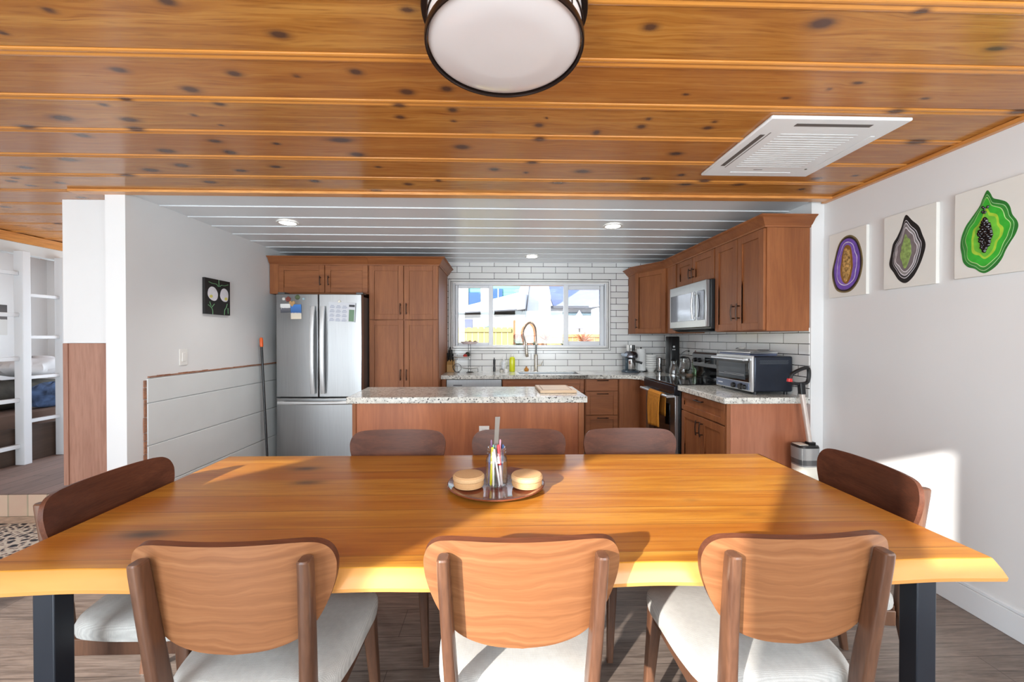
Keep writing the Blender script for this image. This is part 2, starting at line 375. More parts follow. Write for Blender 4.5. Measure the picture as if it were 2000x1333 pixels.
for x0, x1, yy in ((-0.572, -0.092, 0.02), (0.822, 1.336, 0.02)):
    obj('window_sash', frame(MB(), x0, x1, WZ0+0.028, WZ1-0.028, 0.034 if x0 < 0 else 0.05, BY+yy, BY+yy+0.03), VINYL, wi, 0.003)
b = MB().box(-0.147, -0.092, BY+0.0, BY+0.05, WZ0+0.028, WZ1-0.028).box(0.815, 0.875, BY+0.0, BY+0.05, WZ0+0.028, WZ1-0.028)
obj('mullion', b, VINYL, wi, 0.003)
for x0, x1 in ((-0.54, -0.147), (-0.092, 0.815), (0.875, 1.286)):
    obj('window_pane', MB().box(x0, x1, BY+0.045, BY+0.049, WZ0+0.05, WZ1-0.05), GLASS, wi)
struct('window_6', frame(MB(), -4.8, -3.1, 0.65, 2.05, 0.03, BY+0.01, BY+0.05), VINYL)  # frame of the hidden window added to brighten the bunk side
# partition between kitchen and living room
struct('wall_left_kitchen', MB().box(LX-0.13, LX, 2.745, BY, 0, CZ), WHITE)
# plank wainscot on it, broken edges left where the chair rail was pulled off
RAW = wood('torn_bare_wood', c(164, 104, 70), c(120, 72, 48), 'y', 3, 0.8, 0, c(214, 200, 186))
b = MB()
zz = [0.0, 0.27, 0.573, 0.872, 1.045]
for z0, z1 in zip(zz[:-1], zz[1:]): b.box(LX, LX+0.014, 2.89, BY, z0+0.002, z1-0.004)
struct('trim_7', b, PANEL, 0.003)
pts = [(2.96, 1.047)]
b = MB()
y = 2.905
while y < 4.55:
    w = random.uniform(0.05, 0.13); h = random.uniform(0.010, 0.016); b.box(LX, LX+0.010+random.uniform(0, .004), y, min(y+w, 4.6), 1.0475, 1.0475+h); y += w
struct('trim_8', b, RAW)
b = MB(); z = 0.05
while z < 1.03:
    h = random.uniform(0.05, 0.14); w = random.uniform(0.014, 0.022); b.box(LX, LX+0.008, 2.888-w, 2.888, z, min(z+h-0.004, 1.04)); z += h
struct('trim_9', b, RAW)
# living room side
struct('wall_left', MB().box(-5.72, -5.6, RY, BY, 0, CZ), WHITE)
# rear wall with its glazed openings (behind the camera)
ops = [(-5.05, -3.33, 0.0, 2.14), (-2.02, -0.97, 0.0, 2.14), (-0.57, -0.15, 1.62, 2.14), (0.40, 1.90, 0.8, 2.10)]
b = MB(); x = -5.72
for x0, x1, z0, z1 in ops:
    b.box(x, x0, RY-0.06, RY, 0, CZ); b.box(x0, x1, RY-0.06, RY, z1, CZ)
    if z0 > 0: b.box(x0, x1, RY-0.06, RY, 0, z0)
    x = x1
b.box(x, RX+0.12, RY-0.06, RY, 0, CZ)
struct('wall_rear', b, WHITE)
for k, (x0, x1, z0, z1) in enumerate(ops):
    struct('window_%d' % (k+2), frame(MB(), x0, x1, z0, z1, 0.02, RY-0.05, RY-0.01), VINYL)
# wooden ceiling: boards along x with a moulded band at each joint, knots as measured
KN = [(-1.322,1.232,0.019,0.012),(-0.95,1.192,0.026,0.015),(-0.272,1.2,0.021,0.013),(-0.699,1.309,0.032,0.019),(-1.565,1.327,0.016,0.011),(-1.366,1.498,0.029,0.017),(-0.966,1.507,0.026,0.019),(-0.521,1.484,0.024,0.019),(-1.196,1.607,0.032,0.023),(-0.364,1.599,0.028,0.022),(-0.206,1.574,0.022,0.02),(-1.501,1.673,0.023,0.014),(-1.633,1.723,0.021,0.013),(-1.152,1.7,0.023,0.019),(-1.32,1.791,0.015,0.012),(-1.911,1.832,0.045,0.028),(-1.632,1.837,0.041,0.022),(-2.15,1.91,0.042,0.016),(-1.672,1.914,0.035,0.021),(-0.415,1.688,0.025,0.019),(-0.435,1.781,0.02,0.017),(-0.2,1.719,0.019,0.019),(-0.206,1.806,0.014,0.011),(-1.259,1.873,0.012,0.009),(-1.979,1.986,0.034,0.023),(-1.392,2.024,0.032,0.019),(-1.106,2.042,0.02,0.014),(-0.775,1.996,0.065,0.042),(-0.192,2.05,0.039,0.039),(-1.714,2.137,0.045,0.027),(-1.398,2.142,0.032,0.03),(-0.749,2.149,0.038,0.033),(-2.324,2.256,0.05,0.029),(-1.774,2.314,0.04,0.028),(-1.998,2.383,0.044,0.033),(-1.49,2.375,0.032,0.022),(-1.26,2.316,0.032,0.021),(-0.685,2.303,0.02,0.014),(-2.675,2.368,0.038,0.025),(-0.035,2.315,0.029,0.025),(-2.194,2.458,0.045,0.019),(-1.135,2.521,0.031,0.025),(-1.79,2.556,0.038,0.025),(-0.376,2.486,0.019,0.024),(-0.574,2.554,0.029,0.026),(-0.808,2.671,0.037,0.038),(-2.917,2.529,0.028,0.016),(-2.961,2.645,0.029,0.018),(-2.865,2.861,0.032,0.021),(-0.746,1.513,0.015,0.007),(0.464,1.245,0.025,0.017),(0.982,1.215,0.039,0.026),(1.234,1.158,0.022,0.015),(1.644,1.303,0.036,0.014),(1.347,1.494,0.023,0.011),(1.143,1.594,0.02,0.01),(1.705,1.581,0.021,0.01),(0.732,1.584,0.014,0.007),(1.27,1.535,0.012,0.006),(0.175,1.831,0.021,0.02),(0.202,1.769,0.008,0.008),(0.19,1.955,0.027,0.036),(0.45,1.887,0.017,0.024),(0.641,1.829,0.021,0.02),(0.651,1.764,0.013,0.012),(0.949,1.831,0.023,0.016),(0.953,1.778,0.014,0.011),(0.916,2.092,0.035,0.023),(0.174,2.215,0.031,0.023),(0.474,2.329,0.047,0.033),(0.873,2.422,0.04,0.024),(1.068,2.363,0.024,0.019),(1.249,2.443,0.034,0.02),(0.358,2.502,0.041,0.025),(1.161,2.503,0.042,0.029),(1.494,2.494,0.042,0.038),(1.495,2.35,0.039,0.015),(1.907,2.392,0.034,0.023),(2.101,2.344,0.021,0.015),(1.671,1.668,0.037,0.019),(2.035,1.927,0.05,0.031),(2.194,1.661,0.039,0.019),(1.946,2.568,0.02,0.018),(0.15,2.356,0.015,0.015)]
def ceiling_wood():
    pitch, y00 = 0.265, 1.12
    def prof(y):   # height offset and band flag
        d = (y-y00) % pitch
        if d < 0.046:
            t = d/0.046
            z = -0.0015-0.0035*abs(math.sin(PI*t*2.0)) if 0.06 < t < 0.94 else 0.005
            return z, 1.0
        return 0.0, 0.0
    ys = []
    k0 = int(math.floor((RY-0.1-y00)/pitch))
    y = y00+k0*pitch
    while y < BY:
        for d in (0, 0.0015, 0.003, 0.008, 0.0135, 0.019, 0.0225, 0.026, 0.032, 0.038, 0.0415, 0.043, 0.0445, 0.046, 0.0475): ys.append(y+d)
        for d in np.linspace(0.055, 0.262, 17): ys.append(y+d)
        y += pitch
    def sheet(xs, ys_, name):
        X, Y = np.meshgrid(xs, ys_)
        P = [prof(v) for v in ys_]
        Z = np.repeat(np.array([p[0] for p in P])[:, None], len(xs), 1)
        Bd = np.repeat(np.array([p[1] for p in P])[:, None], len(xs), 1)
        K = np.zeros_like(X); Wp = np.zeros_like(X)
        kn = [k for k in KN]
        r2 = np.random.default_rng(3)
        for _ in range(60): kn.append((r2.uniform(-5.4, -2.4), r2.uniform(-0.8, 5), 0.03, 0.02))
        for _ in range(24): kn.append((r2.uniform(-2.4, 2.2), r2.uniform(-0.8, 1.05), 0.03, 0.02))
        for (kx, ky, rx, ry) in kn:
            rx = min(rx, 0.055)*1.05; ry = min(max(ry, 0.009), 0.028)*0.9
            m = (np.abs(X-kx) < rx*7) & (np.abs(Y-ky) < 0.09)
            if not m.any(): continue
            u = (X[m]-kx)/rx; v = (Y[m]-ky)/ry
            K[m] = np.maximum(K[m], np.exp(-0.75*(u*u+v*v)))
            Wp[m] += -np.tanh(v*0.8)*ry*1.1*np.exp(-(u*u)/7-(v*v)/14)
        tones = np.array([((int(math.floor((v-y00)/pitch))*0.618+10) % 1.0) for v in ys_])
        T = np.repeat(tones[:, None], len(xs), 1)
        nx, ny = len(xs), len(ys_)
        V = np.stack([X.ravel(), Y.ravel(), (Z+CZ).ravel()], 1)
        idx = np.arange(nx*ny).reshape(ny, nx)
        F = np.stack([idx[:-1, :-1].ravel(), idx[1:, :-1].ravel(), idx[1:, 1:].ravel(), idx[:-1, 1:].ravel()], 1)
        me = bpy.data.meshes.new(name); me.vertices.add(len(V)); me.vertices.foreach_set('co', V.ravel())
        me.loops.add(F.size); me.loops.foreach_set('vertex_index', F.ravel()); me.polygons.add(len(F))
        me.polygons.foreach_set('loop_start', np.arange(0, F.size, 4)); me.polygons.foreach_set('use_smooth', np.zeros(len(F), bool))
        me.update(calc_edges=True)
        for nm, A in (('knot', K), ('warp', Wp), ('band', Bd), ('tone', T)):
            a = me.attributes.new(nm, 'FLOAT', 'POINT'); a.data.foreach_set('value', A.ravel().astype(np.float32))
        me.materials.append(PINE)
        o = bpy.data.objects.new(name, me); COL.objects.link(o); o['kind'] = 'structure'; return o
    sheet(np.arange(-2.60, RX+0.001, 0.0105), [v for v in ys if v < 2.76], 'ceiling')
    sheet(np.arange(-5.60, -2.599, 0.0125), ys, 'ceiling_living_room')
ceiling_wood()
struct('ceiling_slab', MB().box(-5.72, RX+0.12, RY-0.06, BY+0.12, CZ+0.012, CZ+0.12), WHITE)
# painted board ceiling of the kitchen
b = MB(); y = 2.735
while y < BY:
    y1 = min(y+0.2665, BY); b.box(-2.6, RX, y+0.010, y1, CZ, CZ+0.01); b.box(-2.6, RX, y, y+0.010, CZ+0.004, CZ+0.01)
    b.prism([(y+0.010, CZ+.001), (y+0.013, CZ-0.005), (y+0.022, CZ-0.006), (y+0.030, CZ+.001)], 'x', -2.6, RX); y += 0.2665
struct('ceiling_kitchen', b, WHITE2, 0.0015)
struct('trim_10', MB().box(-2.78, 2.268, 2.685, 2.752, CZ-0.018, CZ), PINETRIM, 0.003)
struct('trim_11', MB().box(RX-0.03, RX, RY, 2.78, CZ-0.022, CZ), PINETRIMY, 0.004)
struct('trim_12', MB().box(-4.49, -4.395, 3.2, BY-0.005, 2.201, CZ-0.006), PINETRIMY, 0.002)
# hung wall panel beside the partition: white above, brown below
BROWNP = wood('worn_brown_panel', c(172, 128, 108), c(150, 106, 88), 'z', 0.8, 0.42, 0, c(118, 78, 58))
struct('wall_panel_upper', MB().box(-3.035, -2.601, 2.90, 3.0, 1.292, CZ), WHITE, 0.002)
struct('wall_panel_lower', MB().box(-3.030, -2.601, 2.905, 3.0, 0.300, 1.291).box(-3.037, -3.005, 2.897, 2.905, 0.300, 1.291), BROWNP, 0.002)
# raised brick hearth platform
BRD = M('brick_platform', 0.75)
v = BRD.coord('World'); n1 = BRD.noise(v, 7, 4); n2 = BRD.noise(BRD.coord('World', (9, 1.5, 1)), 4, 5, .65)
g = BRD.node('ShaderNodeNewGeometry'); sp = BRD.node('ShaderNodeSeparateXYZ', None, Vector=g.outputs['Position'])
cb = BRD.node('ShaderNodeCombineXYZ', None, X=sp.outputs['X'], Y=BRD.math('ADD', sp.outputs['Z'], 0.0)).outputs[0]
bk = BRD.node('ShaderNodeTexBrick', {'offset': 0.0}, Vector=cb, Color1=c(206, 176, 156), Color2=c(176, 138, 124), Mortar=c(142, 130, 112), Scale=1.0)
bk.inputs['Mortar Size'].default_value = 0.006; bk.inputs['Brick Width'].default_value = 0.14; bk.inputs['Row Height'].default_value = 0.17; bk.inputs['Bias'].default_value = 0
bt = BRD.node('ShaderNodeTexBrick', {'offset': 0.5}, Vector=BRD.node('ShaderNodeMapping', None, Vector=v, Rotation=(0, 0, PI/2)).outputs[0], Color1=c(118, 94, 84), Color2=c(92, 74, 68), Mortar=c(40, 34, 32), Scale=1.0)
bt.inputs['Mortar Size'].default_value = 0.004; bt.inputs['Brick Width'].default_value = 1.4; bt.inputs['Row Height'].default_value = 0.14; bt.inputs['Bias'].default_value = 0
nz = BRD.node('ShaderNodeSeparateXYZ', None, Vector=g.outputs['Normal']).outputs['Z']
top = BRD.mix(BRD.math('MULTIPLY', n2, 0.6), bt.outputs['Color'], c(150, 126, 112))
fr = BRD.mix(BRD.math('MULTIPLY', n1, 0.5), bk.outputs['Color'], c(196, 184, 150))
BRD.color(BRD.mix(BRD.math('GREATER_THAN', nz, 0.5), fr, top))
struct('floor_platform', MB().box(-5.6, -2.601, 3.09, BY, 0, 0.17), BRD.m, 0.008)

# ------------------------------------------------------------------ dining table
tb = thing('dining_table', 'long honey-coloured plank dining table with live edge and black metal legs', 'table', (-0.02, 1.52, 0))
def tabletop():
    ztop, zb = 0.748, 0.698
    xs = np.concatenate([np.arange(-1.31, 1.30, 0.012), [1.30]])
    rows = 90
    def near(x): return 1.031+0.012*max(0, -x)/1.3+0.004*math.sin(x*5)+0.002*math.sin(x*17+1)
    def far(x): return 2.0-0.009*x+0.003*math.sin(x*4)
    V = []; K = []
    kn = [(-0.861,1.817,.070,.030),(-0.775,1.643,.070,.030),(-1.049,1.221,.095,.032),(0.684,1.426,.03,.014),(0.831,1.304,.045,.018)]
    st = [0.85, 0.75, 0.9, 0.30, 0.28]
    for j in range(rows):
        tt = j/(rows-1)
        for x in xs:
            xr = 1.30-0.012*tt if x > 1.295 else (-1.31-0.014*tt if x < -1.305 else x)
            y = near(x)+(far(x)-near(x))*tt
            V.append((xr, y, ztop)); k = 0
            for (kx, ky, rx, ry), s_ in zip(kn, st):
                k = max(k, s_*math.exp(-((x-kx)/rx)**2*1.2-((y-ky)/ry)**2*1.2))
            K.append(k)
    nx = len(xs); F = []
    for j in range(rows-1):
        for i in range(nx-1): a = j*nx+i; F.append((a, a+1, a+1+nx, a+nx))
    def edge_idx():
        e = [i for i in range(nx)] + [j*nx+nx-1 for j in range(1, rows)] + [(rows-1)*nx+i for i in range(nx-2, -1, -1)] + [j*nx for j in range(rows-2, 0, -1)]
        return e
    e = edge_idx(); base = len(V); m = len(e)
    layers = [(0.004, -0.003), (0.018, -0.022), (0.028, -0.040), (0.026, -0.050), (0.010, -0.052)]
    cxm, cym = 0.0, 1.51
    for d, dz in layers:
        for q in e:
            x, y, _ = V[q]
            nxv = 1 if x > 1.27 else (-1 if x < -1.29 else 0)
            if abs(x) < 1.26 or True:
                onn = y < near(min(max(x, -1.3), 1.29))+0.002; onf = y > far(x)-0.012
            nyv = -1 if onn else (1 if onf and not nxv else (1 if onf else 0))
            wob = 0.003*math.sin(x*9+y*7)
            V.append((x+nxv*(d*0.45+wob*0.3), y+nyv*(d+wob*(d > 0.01)), ztop+dz)); K.append(0)
    prev = e
    for L in range(len(layers)):
        cur = [base+L*m+i for i in range(m)]
        for i in range(m): F.append((prev[i], cur[i], cur[(i+1) % m], prev[(i+1) % m]))
        prev = cur
    F.append(tuple(prev))
    me = bpy.data.meshes.new('tabletop'); off = OFF[tb.name]
    me.from_pydata([(v[0]-off[0], v[1]-off[1], v[2]-off[2]) for v in V], [], F)
    a = me.attributes.new('knot', 'FLOAT', 'POINT'); a.data.foreach_set('value', np.array(K, np.float32))
    bm = bmesh.new(); bm.from_mesh(me); bmesh.ops.recalc_face_normals(bm, faces=bm.faces)
    for f in bm.faces: f.smooth = True
    for ed in bm.edges:
        if len(ed.link_faces) == 2 and ed.calc_face_angle(0) > 0.5: ed.smooth = False
    bm.to_mesh(me); bm.free()
    me.materials.append(TABLE); o = bpy.data.objects.new('tabletop', me); COL.objects.link(o); o.parent = tb; OFF[o.name] = off
tabletop()
for x0, x1 in ((-1.226, -1.171), (1.164, 1.220)):
    for y0, y1 in ((1.09, 1.142), (1.86, 1.912)):
        obj('leg', MB().box(x0, x1, y0, y1, 0.006, 0.690), BLACKM, tb, 0.003)
    obj('leg_plate', MB().box(x0-0.04 if x0 < 0 else x0-0.02, x1+0.02 if x0 < 0 else x1+0.065, 1.055, 1.95, 0.690, 0.698), BLACKM, tb, 0.001)
    obj('floor_bar', MB().box(x0, x1, 1.09, 1.912, 0.0, 0.006), BLACKM, tb, 0.001)
obj('stretcher', MB().box(-1.17, 1.164, 1.092, 1.117, 0.682, 0.6975), BLACKM, tb, 0.001)
obj('stretcher', MB().box(-1.17, 1.164, 1.885, 1.910, 0.660, 0.6975), BLACKM, tb, 0.001)

# ------------------------------------------------------------------ dining chairs
def backrest_mb():
    prof = [(0.0, 0.582), (0.079, 0.588), (0.142, 0.607), (0.183, 0.641), (0.212, 0.689), (0.231, 0.740), (0.2375, 0.778), (0.2365, 0.804), (0.225, 0.831), (0.202, 0.848), (0.168, 0.854)]
    pr = catmull(prof, 4, closed=False)
    rows = [(0.001, 0.5815)]+[(max(w, 0.001), z) for w, z in pr[1:]]+[(0.12, 0.8555)]
    rows = sorted(rows, key=lambda q: q[1])
    nu = 25; mb = MB(); V = []; F = []
    def P(s, w, z, side):
        x = s*w; y = -0.250+0.13*(0.855-z)+0.034*(x/0.23)**2+(0.016 if side else 0)
        return (x, y, z+(0.004 if side else 0))
    n = len(rows)
    for side in (0, 1):
        for (w, z) in rows:
            for i in range(nu): V.append(P(-1+2*i/(nu-1), w, z, side))
    for side in (0, 1):
        o = side*n*nu
        for j in range(n-1):
            for i in range(nu-1):
                a = o+j*nu+i; q = (a, a+1, a+1+nu, a+nu); F.append(q if not side else q[::-1])
    B = n*nu
    def strip(ids):
        for a, b_ in zip(ids[:-1], ids[1:]): F.append((a, b_, b_+B, a+B))
    strip([i for i in range(nu)]); strip([(n-1)*nu+i for i in range(nu)]); strip([j*nu for j in range(n)]); strip([j*nu+nu-1 for j in range(n)])
    return mb.add(V, F)
def seat_outline(k):
    p = [(-0.195, -0.150), (-0.10, -0.178), (0.0, -0.184), (0.10, -0.178), (0.195, -0.150), (0.222, -0.06), (0.228, 0.06), (0.230, 0.15), (0.204, 0.212), (0.11, 0.236), (0, 0.240), (-0.11, 0.236), (-0.204, 0.212), (-0.230, 0.15), (-0.228, 0.06), (-0.222, -0.06)]
    q = catmull(p, 4)
    return [(x*k, 0.03+(y-0.03)*k) for x, y in q]
def make_chair():
    root = thing('dining_chair', 'x', 'chair')
    bk = obj('backrest', backrest_mb(), [WALF, WAL], root, 0.003, True)
    for p in bk.data.polygons: p.material_index = 1 if p.normal.y < -0.5 else 0
    lay = [(0.955, 0.418), (0.992, 0.424), (1.0, 0.440), (0.995, 0.456), (0.965, 0.469), (0.90, 0.477), (0.70, 0.484), (0.35, 0.487), (0.02, 0.488)]
    obj('seat', MB().rings([[(x, y, z) for x, y in seat_outline(k)] for k, z in lay]), LINEN, root, 0, True)
    b = MB().box(-0.175, 0.175, 0.178, 0.200, 0.368, 0.419)
    b.box(-0.175, 0.175, -0.172, -0.150, 0.368, 0.419)
    b.box(-0.205, -0.183, -0.15, 0.175, 0.368, 0.419); b.box(0.183, 0.205, -0.15, 0.175, 0.368, 0.419)
    obj('seat_frame', b, WALD, root, 0.003)
    for s in (-1, 1):
        obj('front_leg', MB().loft([((s*0.215, 0.215, 0.0), .012, .012, .005), ((s*0.196, 0.185, 0.36), .020, .020, .007), ((s*0.194, 0.183, 0.418), .021, .021, .007)]), WALD, root, 0, True)
        yb = lambda z: -0.250+0.13*(0.855-z)+0.022-0.024
        obj('rear_leg', MB().loft([((s*0.186, -0.270, 0.0), .012, .013, .006), ((s*0.176, -0.232, 0.20), .015, .020, .008), ((s*0.170, yb(0.43)-0.004, 0.40), .0175, .026, .010),
              ((s*0.171, yb(0.50), 0.50), 0.015, .026, .011), ((s*0.178, yb(0.65), 0.65), .0145, .024, .011), ((s*0.184, yb(0.80)-.001, 0.80), .014, .021, .010), ((s*0.184, yb(0.825)-.001, 0.822), .014, .020, .010), ((s*0.184, yb(0.83)-.001, 0.826), .011, .017, .008)], 4), WALD, root, 0, True)
    return root
chair = make_chair()
G = 'dining chairs around the table'
spots = [(-0.632, 1.180, 0.01, 'walnut dining chair nearest the camera on the left, its seat in shade'),
         (0.053, 1.180, 0.0, 'walnut dining chair in the middle of the near side, sunlit white seat'),
         (0.724, 1.176, 0.015, 'walnut dining chair nearest the camera on the right, in front of the papaya pictures side'),
         (-0.515, 1.855, PI, 'dark dining chair across the table, in front of the fridge side of the island'),
         (0.095, 1.855, PI, 'dark dining chair across the table directly behind the jar of pens'),
         (0.664, 1.855, PI, 'dining chair across the table in front of the drawers, lit by sun'),
         (-1.146, 1.455, -PI/2, 'very dark dining chair at the left end of the table'),
         (1.186, 1.518, PI/2-0.09, 'dining chair at the right end of the table, beside the white wall')]
spots[2] = spots[2][:3]+('walnut dining chair on the near side by the right table leg, half sunlit',)
for i, (x, y, r, lab) in enumerate(spots):
    o = chair if i == 0 else copy_tree(chair)
    o.location = (x, y, 0); o.rotation_euler = (0, 0, r); o['label'] = lab; o['category'] = 'chair'; o['group'] = G
# ------------------------------------------------------------------ cabinets
def bf(mb, ax, face, u0, u1, d0, d1, z0, z1):
    # ax 'y': front looks towards -y ; ax 'x': front looks towards -x.  d = distance out of the face
    if ax == 'y': return mb.box(u0, u1, face-d1, face-d0, z0, z1)
    return mb.box(face-d1, face-d0, u0, u1, z0, z1)
def door(parent, ax, face, u0, u1, z0, z1, mat, name='door', rail=0.055, slab=False):
    g = 0.0015; u0 += g; u1 -= g; z0 += g; z1 -= g; b = MB()
    if slab: bf(b, ax, face, u0, u1, 0, 0.019, z0, z1)
    else:
        bf(b, ax, face, u0, u0+rail, 0, 0.019, z0, z1); bf(b, ax, face, u1-rail, u1, 0, 0.019, z0, z1)
        bf(b, ax, face, u0+rail, u1-rail, 0, 0.019, z0, z0+rail); bf(b, ax, face, u0+rail, u1-rail, 0, 0.019, z1-rail, z1)
        bf(b, ax, face, u0+rail-0.002, u1-rail+0.002, 0, 0.010, z0+rail-0.002, z1-rail+0.002)
    return obj(name, b, mat, parent, 0.0015)
def pull(parent, ax, face, u, z, L=0.11, vert=True, d=0.019):
    r = 0.005; out = 0.030; pts = []
    for k in range(-4, 5):
        t = k/4; pts.append((t*L/2, d+out-0.006*t*t))
    def P(a, dd):
        uu, zz_ = (u, z+a) if vert else (u+a, z)
        return (uu, face-dd, zz_) if ax == 'y' else (face-dd, uu, zz_)
    b = MB().tube([P(a, dd) for a, dd in pts], r, 8)
    for a in (-L*0.36, L*0.36): b.tube([P(a, d), P(a, d+out)], 0.0045, 8)
    return obj('handle', b, HANDLE, parent, 0, True)
def crown(mb, path, z0, z1, out=0.075):
    # path: list of (x,y, ox,oy) corner points with outward (mitred) direction
    prof = [(0.0, z0), (0.008, z0), (0.012, z0+0.012), (0.024, z0+0.020), (0.050, z1-0.022), (out-0.012, z1-0.012), (out-0.006, z1-0.010), (out, z1-0.004), (out, z1), (0, z1)]
    return mb.rings([[(x+ox*o, y+oy*o, z) for o, z in prof] for x, y, ox, oy in path])
CT, CB, K = 2.115, 1.378, 0.906
# --- tall run on the left
FY = 4.42
fc = thing('fridge_cabinet', 'two-door brown wall cabinet above the refrigerator', 'cabinet', (-1.94, 4.8, 1.80))
obj('carcass', MB().box(-2.462, -1.418, FY, BY-0.01, 1.80, CT), CABH, fc, 0.001)
obj('filler_strip', MB().box(-2.462, -2.37, FY-0.019, FY, 1.80, CT), CAB, fc, 0.001)
d = door(fc, 'y', FY, -2.37, -1.885, 1.812, 2.108, CABH); pull(d, 'y', FY, -1.925, 1.94, 0.10)
d = door(fc, 'y', FY, -1.878, -1.425, 1.812, 2.108, CABH); pull(d, 'y', FY, -1.838, 1.94, 0.10)
obj('crown_moulding', crown(MB(), [(-2.462, FY-0.01, 0, -1), (-1.4185, FY-0.01, 0, -1)], 2.108, 2.195), CABH, fc, 0, True)
pc = thing('pantry_cabinet', 'tall four-door brown pantry cabinet between refrigerator and window', 'cabinet', (-1.04, 4.8, 0))
obj('carcass', MB().box(-1.417, -0.668, FY, BY-0.01, 0.10, CT).box(-1.40, -0.68, FY+0.06, BY-0.01, 0, 0.10), CAB, pc, 0.001)
for u0, u1, s in ((-1.412, -1.044, 1), (-1.040, -0.672, -1)):
    hx = u1-0.03 if s > 0 else u0+0.03
    d = door(pc, 'y', FY, u0, u1, 1.527, 2.108, CAB); pull(d, 'y', FY, hx, 1.64, 0.12)
    d = door(pc, 'y', FY, u0, u1, 0.12, 1.520, CAB); pull(d, 'y', FY, hx, 0.93, 0.12)
obj('crown_moulding', crown(MB(), [(-1.417, FY-0.01, 0, -1), (-0.668, FY-0.01, 1, -1), (-0.668, BY-0.01, 1, 0)], 2.108, 2.195), CABH, pc, 0, True)
# --- refrigerator
fr = thing('refrigerator', 'stainless steel french door refrigerator with bottom freezer', 'refrigerator', (-1.83, 4.6, 0))
obj('body', MB().box(-2.28, -1.4235, 4.262, 5.08, 0.03, 1.755), DSTEEL, fr, 0.004)
FH = 4.18
def fr_door(x0, x1, z0, z1, name):
    # slightly bowed front
    n = 14; pts = []
    for i in range(n+1):
        x = x0+(x1-x0)*i/n; t = (x+1.83)/0.46
        pts.append((x, FH+0.020*abs(t)**2.5))
    pts += [(x1, 4.258), (x0, 4.258)]
    return obj(name, MB().prism(pts, 'z', z0, z1), STEEL, fr, 0.006, True)
dl = fr_door(-2.288, -1.856, 0.722, 1.775, 'door'); dr = fr_door(-1.848, -1.4205, 0.722, 1.775, 'door'); dz = fr_door(-2.288, -1.4205, 0.07, 0.712, 'freezer_drawer')
HS = flat('satin_handle_metal', c(206, 207, 208), 0.32, 0.7)
for dd, x, bow in ((dl, -1.900, -1), (dr, -1.800, 1)):
    L = []
    for k in range(13):
        t = -1+2*k/12
        L.append(((x, FH-0.050+0.030*abs(t)**3, 1.205+0.445*t), 0.021, 0.012, 0.006))
    obj('handle', MB().loft(L, 3).box(x-0.012, x+0.012, FH-0.03, FH+0.01, 1.615, 1.648).box(x-0.012, x+0.012, FH-0.03, FH+0.01, 0.762, 0.795), HS, dd, 0, True)
b = MB()
rs = []
for k in range(17):
    t = -1+2*k/16; x = -1.845+0.405*t; y = FH-0.050+0.022*abs(t)**3
    rs.append([(x, y+0.011*math.cos(a), 0.668+0.017*math.sin(a)) for a in np.linspace(0, 2*PI, 10, endpoint=False)])
b.rings(rs); b.box(-2.24, -2.21, FH-0.03, FH+0.02, 0.656, 0.68); b.box(-1.48, -1.45, FH-0.03, FH+0.02, 0.656, 0.68)
obj('handle', b, HS, dz, 0, True)
obj('hinge_cover', MB().box(-2.27, -2.20, 4.20, 4.30, 1.7755, 1.795), DSTEEL, fr, 0.004)
obj('hinge_cover', MB().box(-1.48, -1.41, 4.20, 4.30, 1.7755, 1.795), DSTEEL, fr, 0.004)
def paint(name, stops, scale=(1, 1, 1), kind='Generated', ax='Z'):
    m = M(name, 0.7); v = m.coord(kind, scale); s = m.node('ShaderNodeSeparateXYZ', None, Vector=v).outputs[ax]
    m.color(m.ramp(s, stops, 'CONSTANT')); return m.m
FQ = FH-0.001
def fy(x): return FH+0.020*abs((x+1.83)/0.46)**2.5
def sheet_on_fridge(name, x0, x1, z0, z1, mat, label, cat, tilt=0.0, lift=0.0025):
    y = fy((x0+x1)/2)-lift-0.003
    cx_, cz_ = (x0+x1)/2, (z0+z1)/2; hw, hh = (x1-x0)/2, (z1-z0)/2
    ca, sa = math.cos(tilt), math.sin(tilt)
    p = [(cx_+a*ca-b_*sa, cz_+a*sa+b_*ca) for a, b_ in ((-hw, -hh), (hw, -hh), (hw, hh), (-hw, hh))]
    o = obj(name, MB().prism(p, 'y', y-0.0012, y), mat); tag(o, label, cat); return o
def photo_mat(name, stops):
    m = M(name, 0.45); v = m.coord('Generated'); s = m.node('ShaderNodeSeparateXYZ', None, Vector=v).outputs['Z']
    n = m.noise(m.coord('Generated', (4, 1, 8)), 1, 3)
    m.color(m.ramp(m.math('ADD', s, m.math('MULTIPLY', m.math('SUBTRACT', n, 0.5), 0.12)), stops)); return m.m
PH1 = photo_mat('grey_road_photo', [(0.0, c(70, 72, 80)), (0.5, c(110, 110, 118)), (0.55, c(226, 226, 224)), (1, c(235, 235, 232))])
PH2 = photo_mat('beach_photo', [(0.0, c(226, 214, 196)), (0.38, c(216, 206, 190)), (0.45, c(60, 100, 160)), (1, c(70, 130, 205))])
sheet_on_fridge('photo_print', -2.235, -2.135, 1.585, 1.675, PH1, 'small grey snapshot on the upper left fridge door', 'photo', 0.03)
sheet_on_fridge('photo_print', -2.128, -2.022, 1.520, 1.668, PH2, 'blue and sand beach snapshot with white border on the fridge', 'photo', 0.02, 0.004)
cal = thing('calendar_sheet', 'white year calendar sheet pinned on the right fridge door', 'calendar', (-1.63, 4.17, 1.52))
PAPER = flat('white_paper', c(206, 208, 214), 0.7, var=0.01); INK = flat('blue_grey_ink', c(120, 130, 160), 0.7); INKD = flat('dark_ink', c(60, 62, 66), 0.7); GRN = flat('faded_green_print', c(110, 138, 112), 0.7)
cyy = fy(-1.6)-0.006
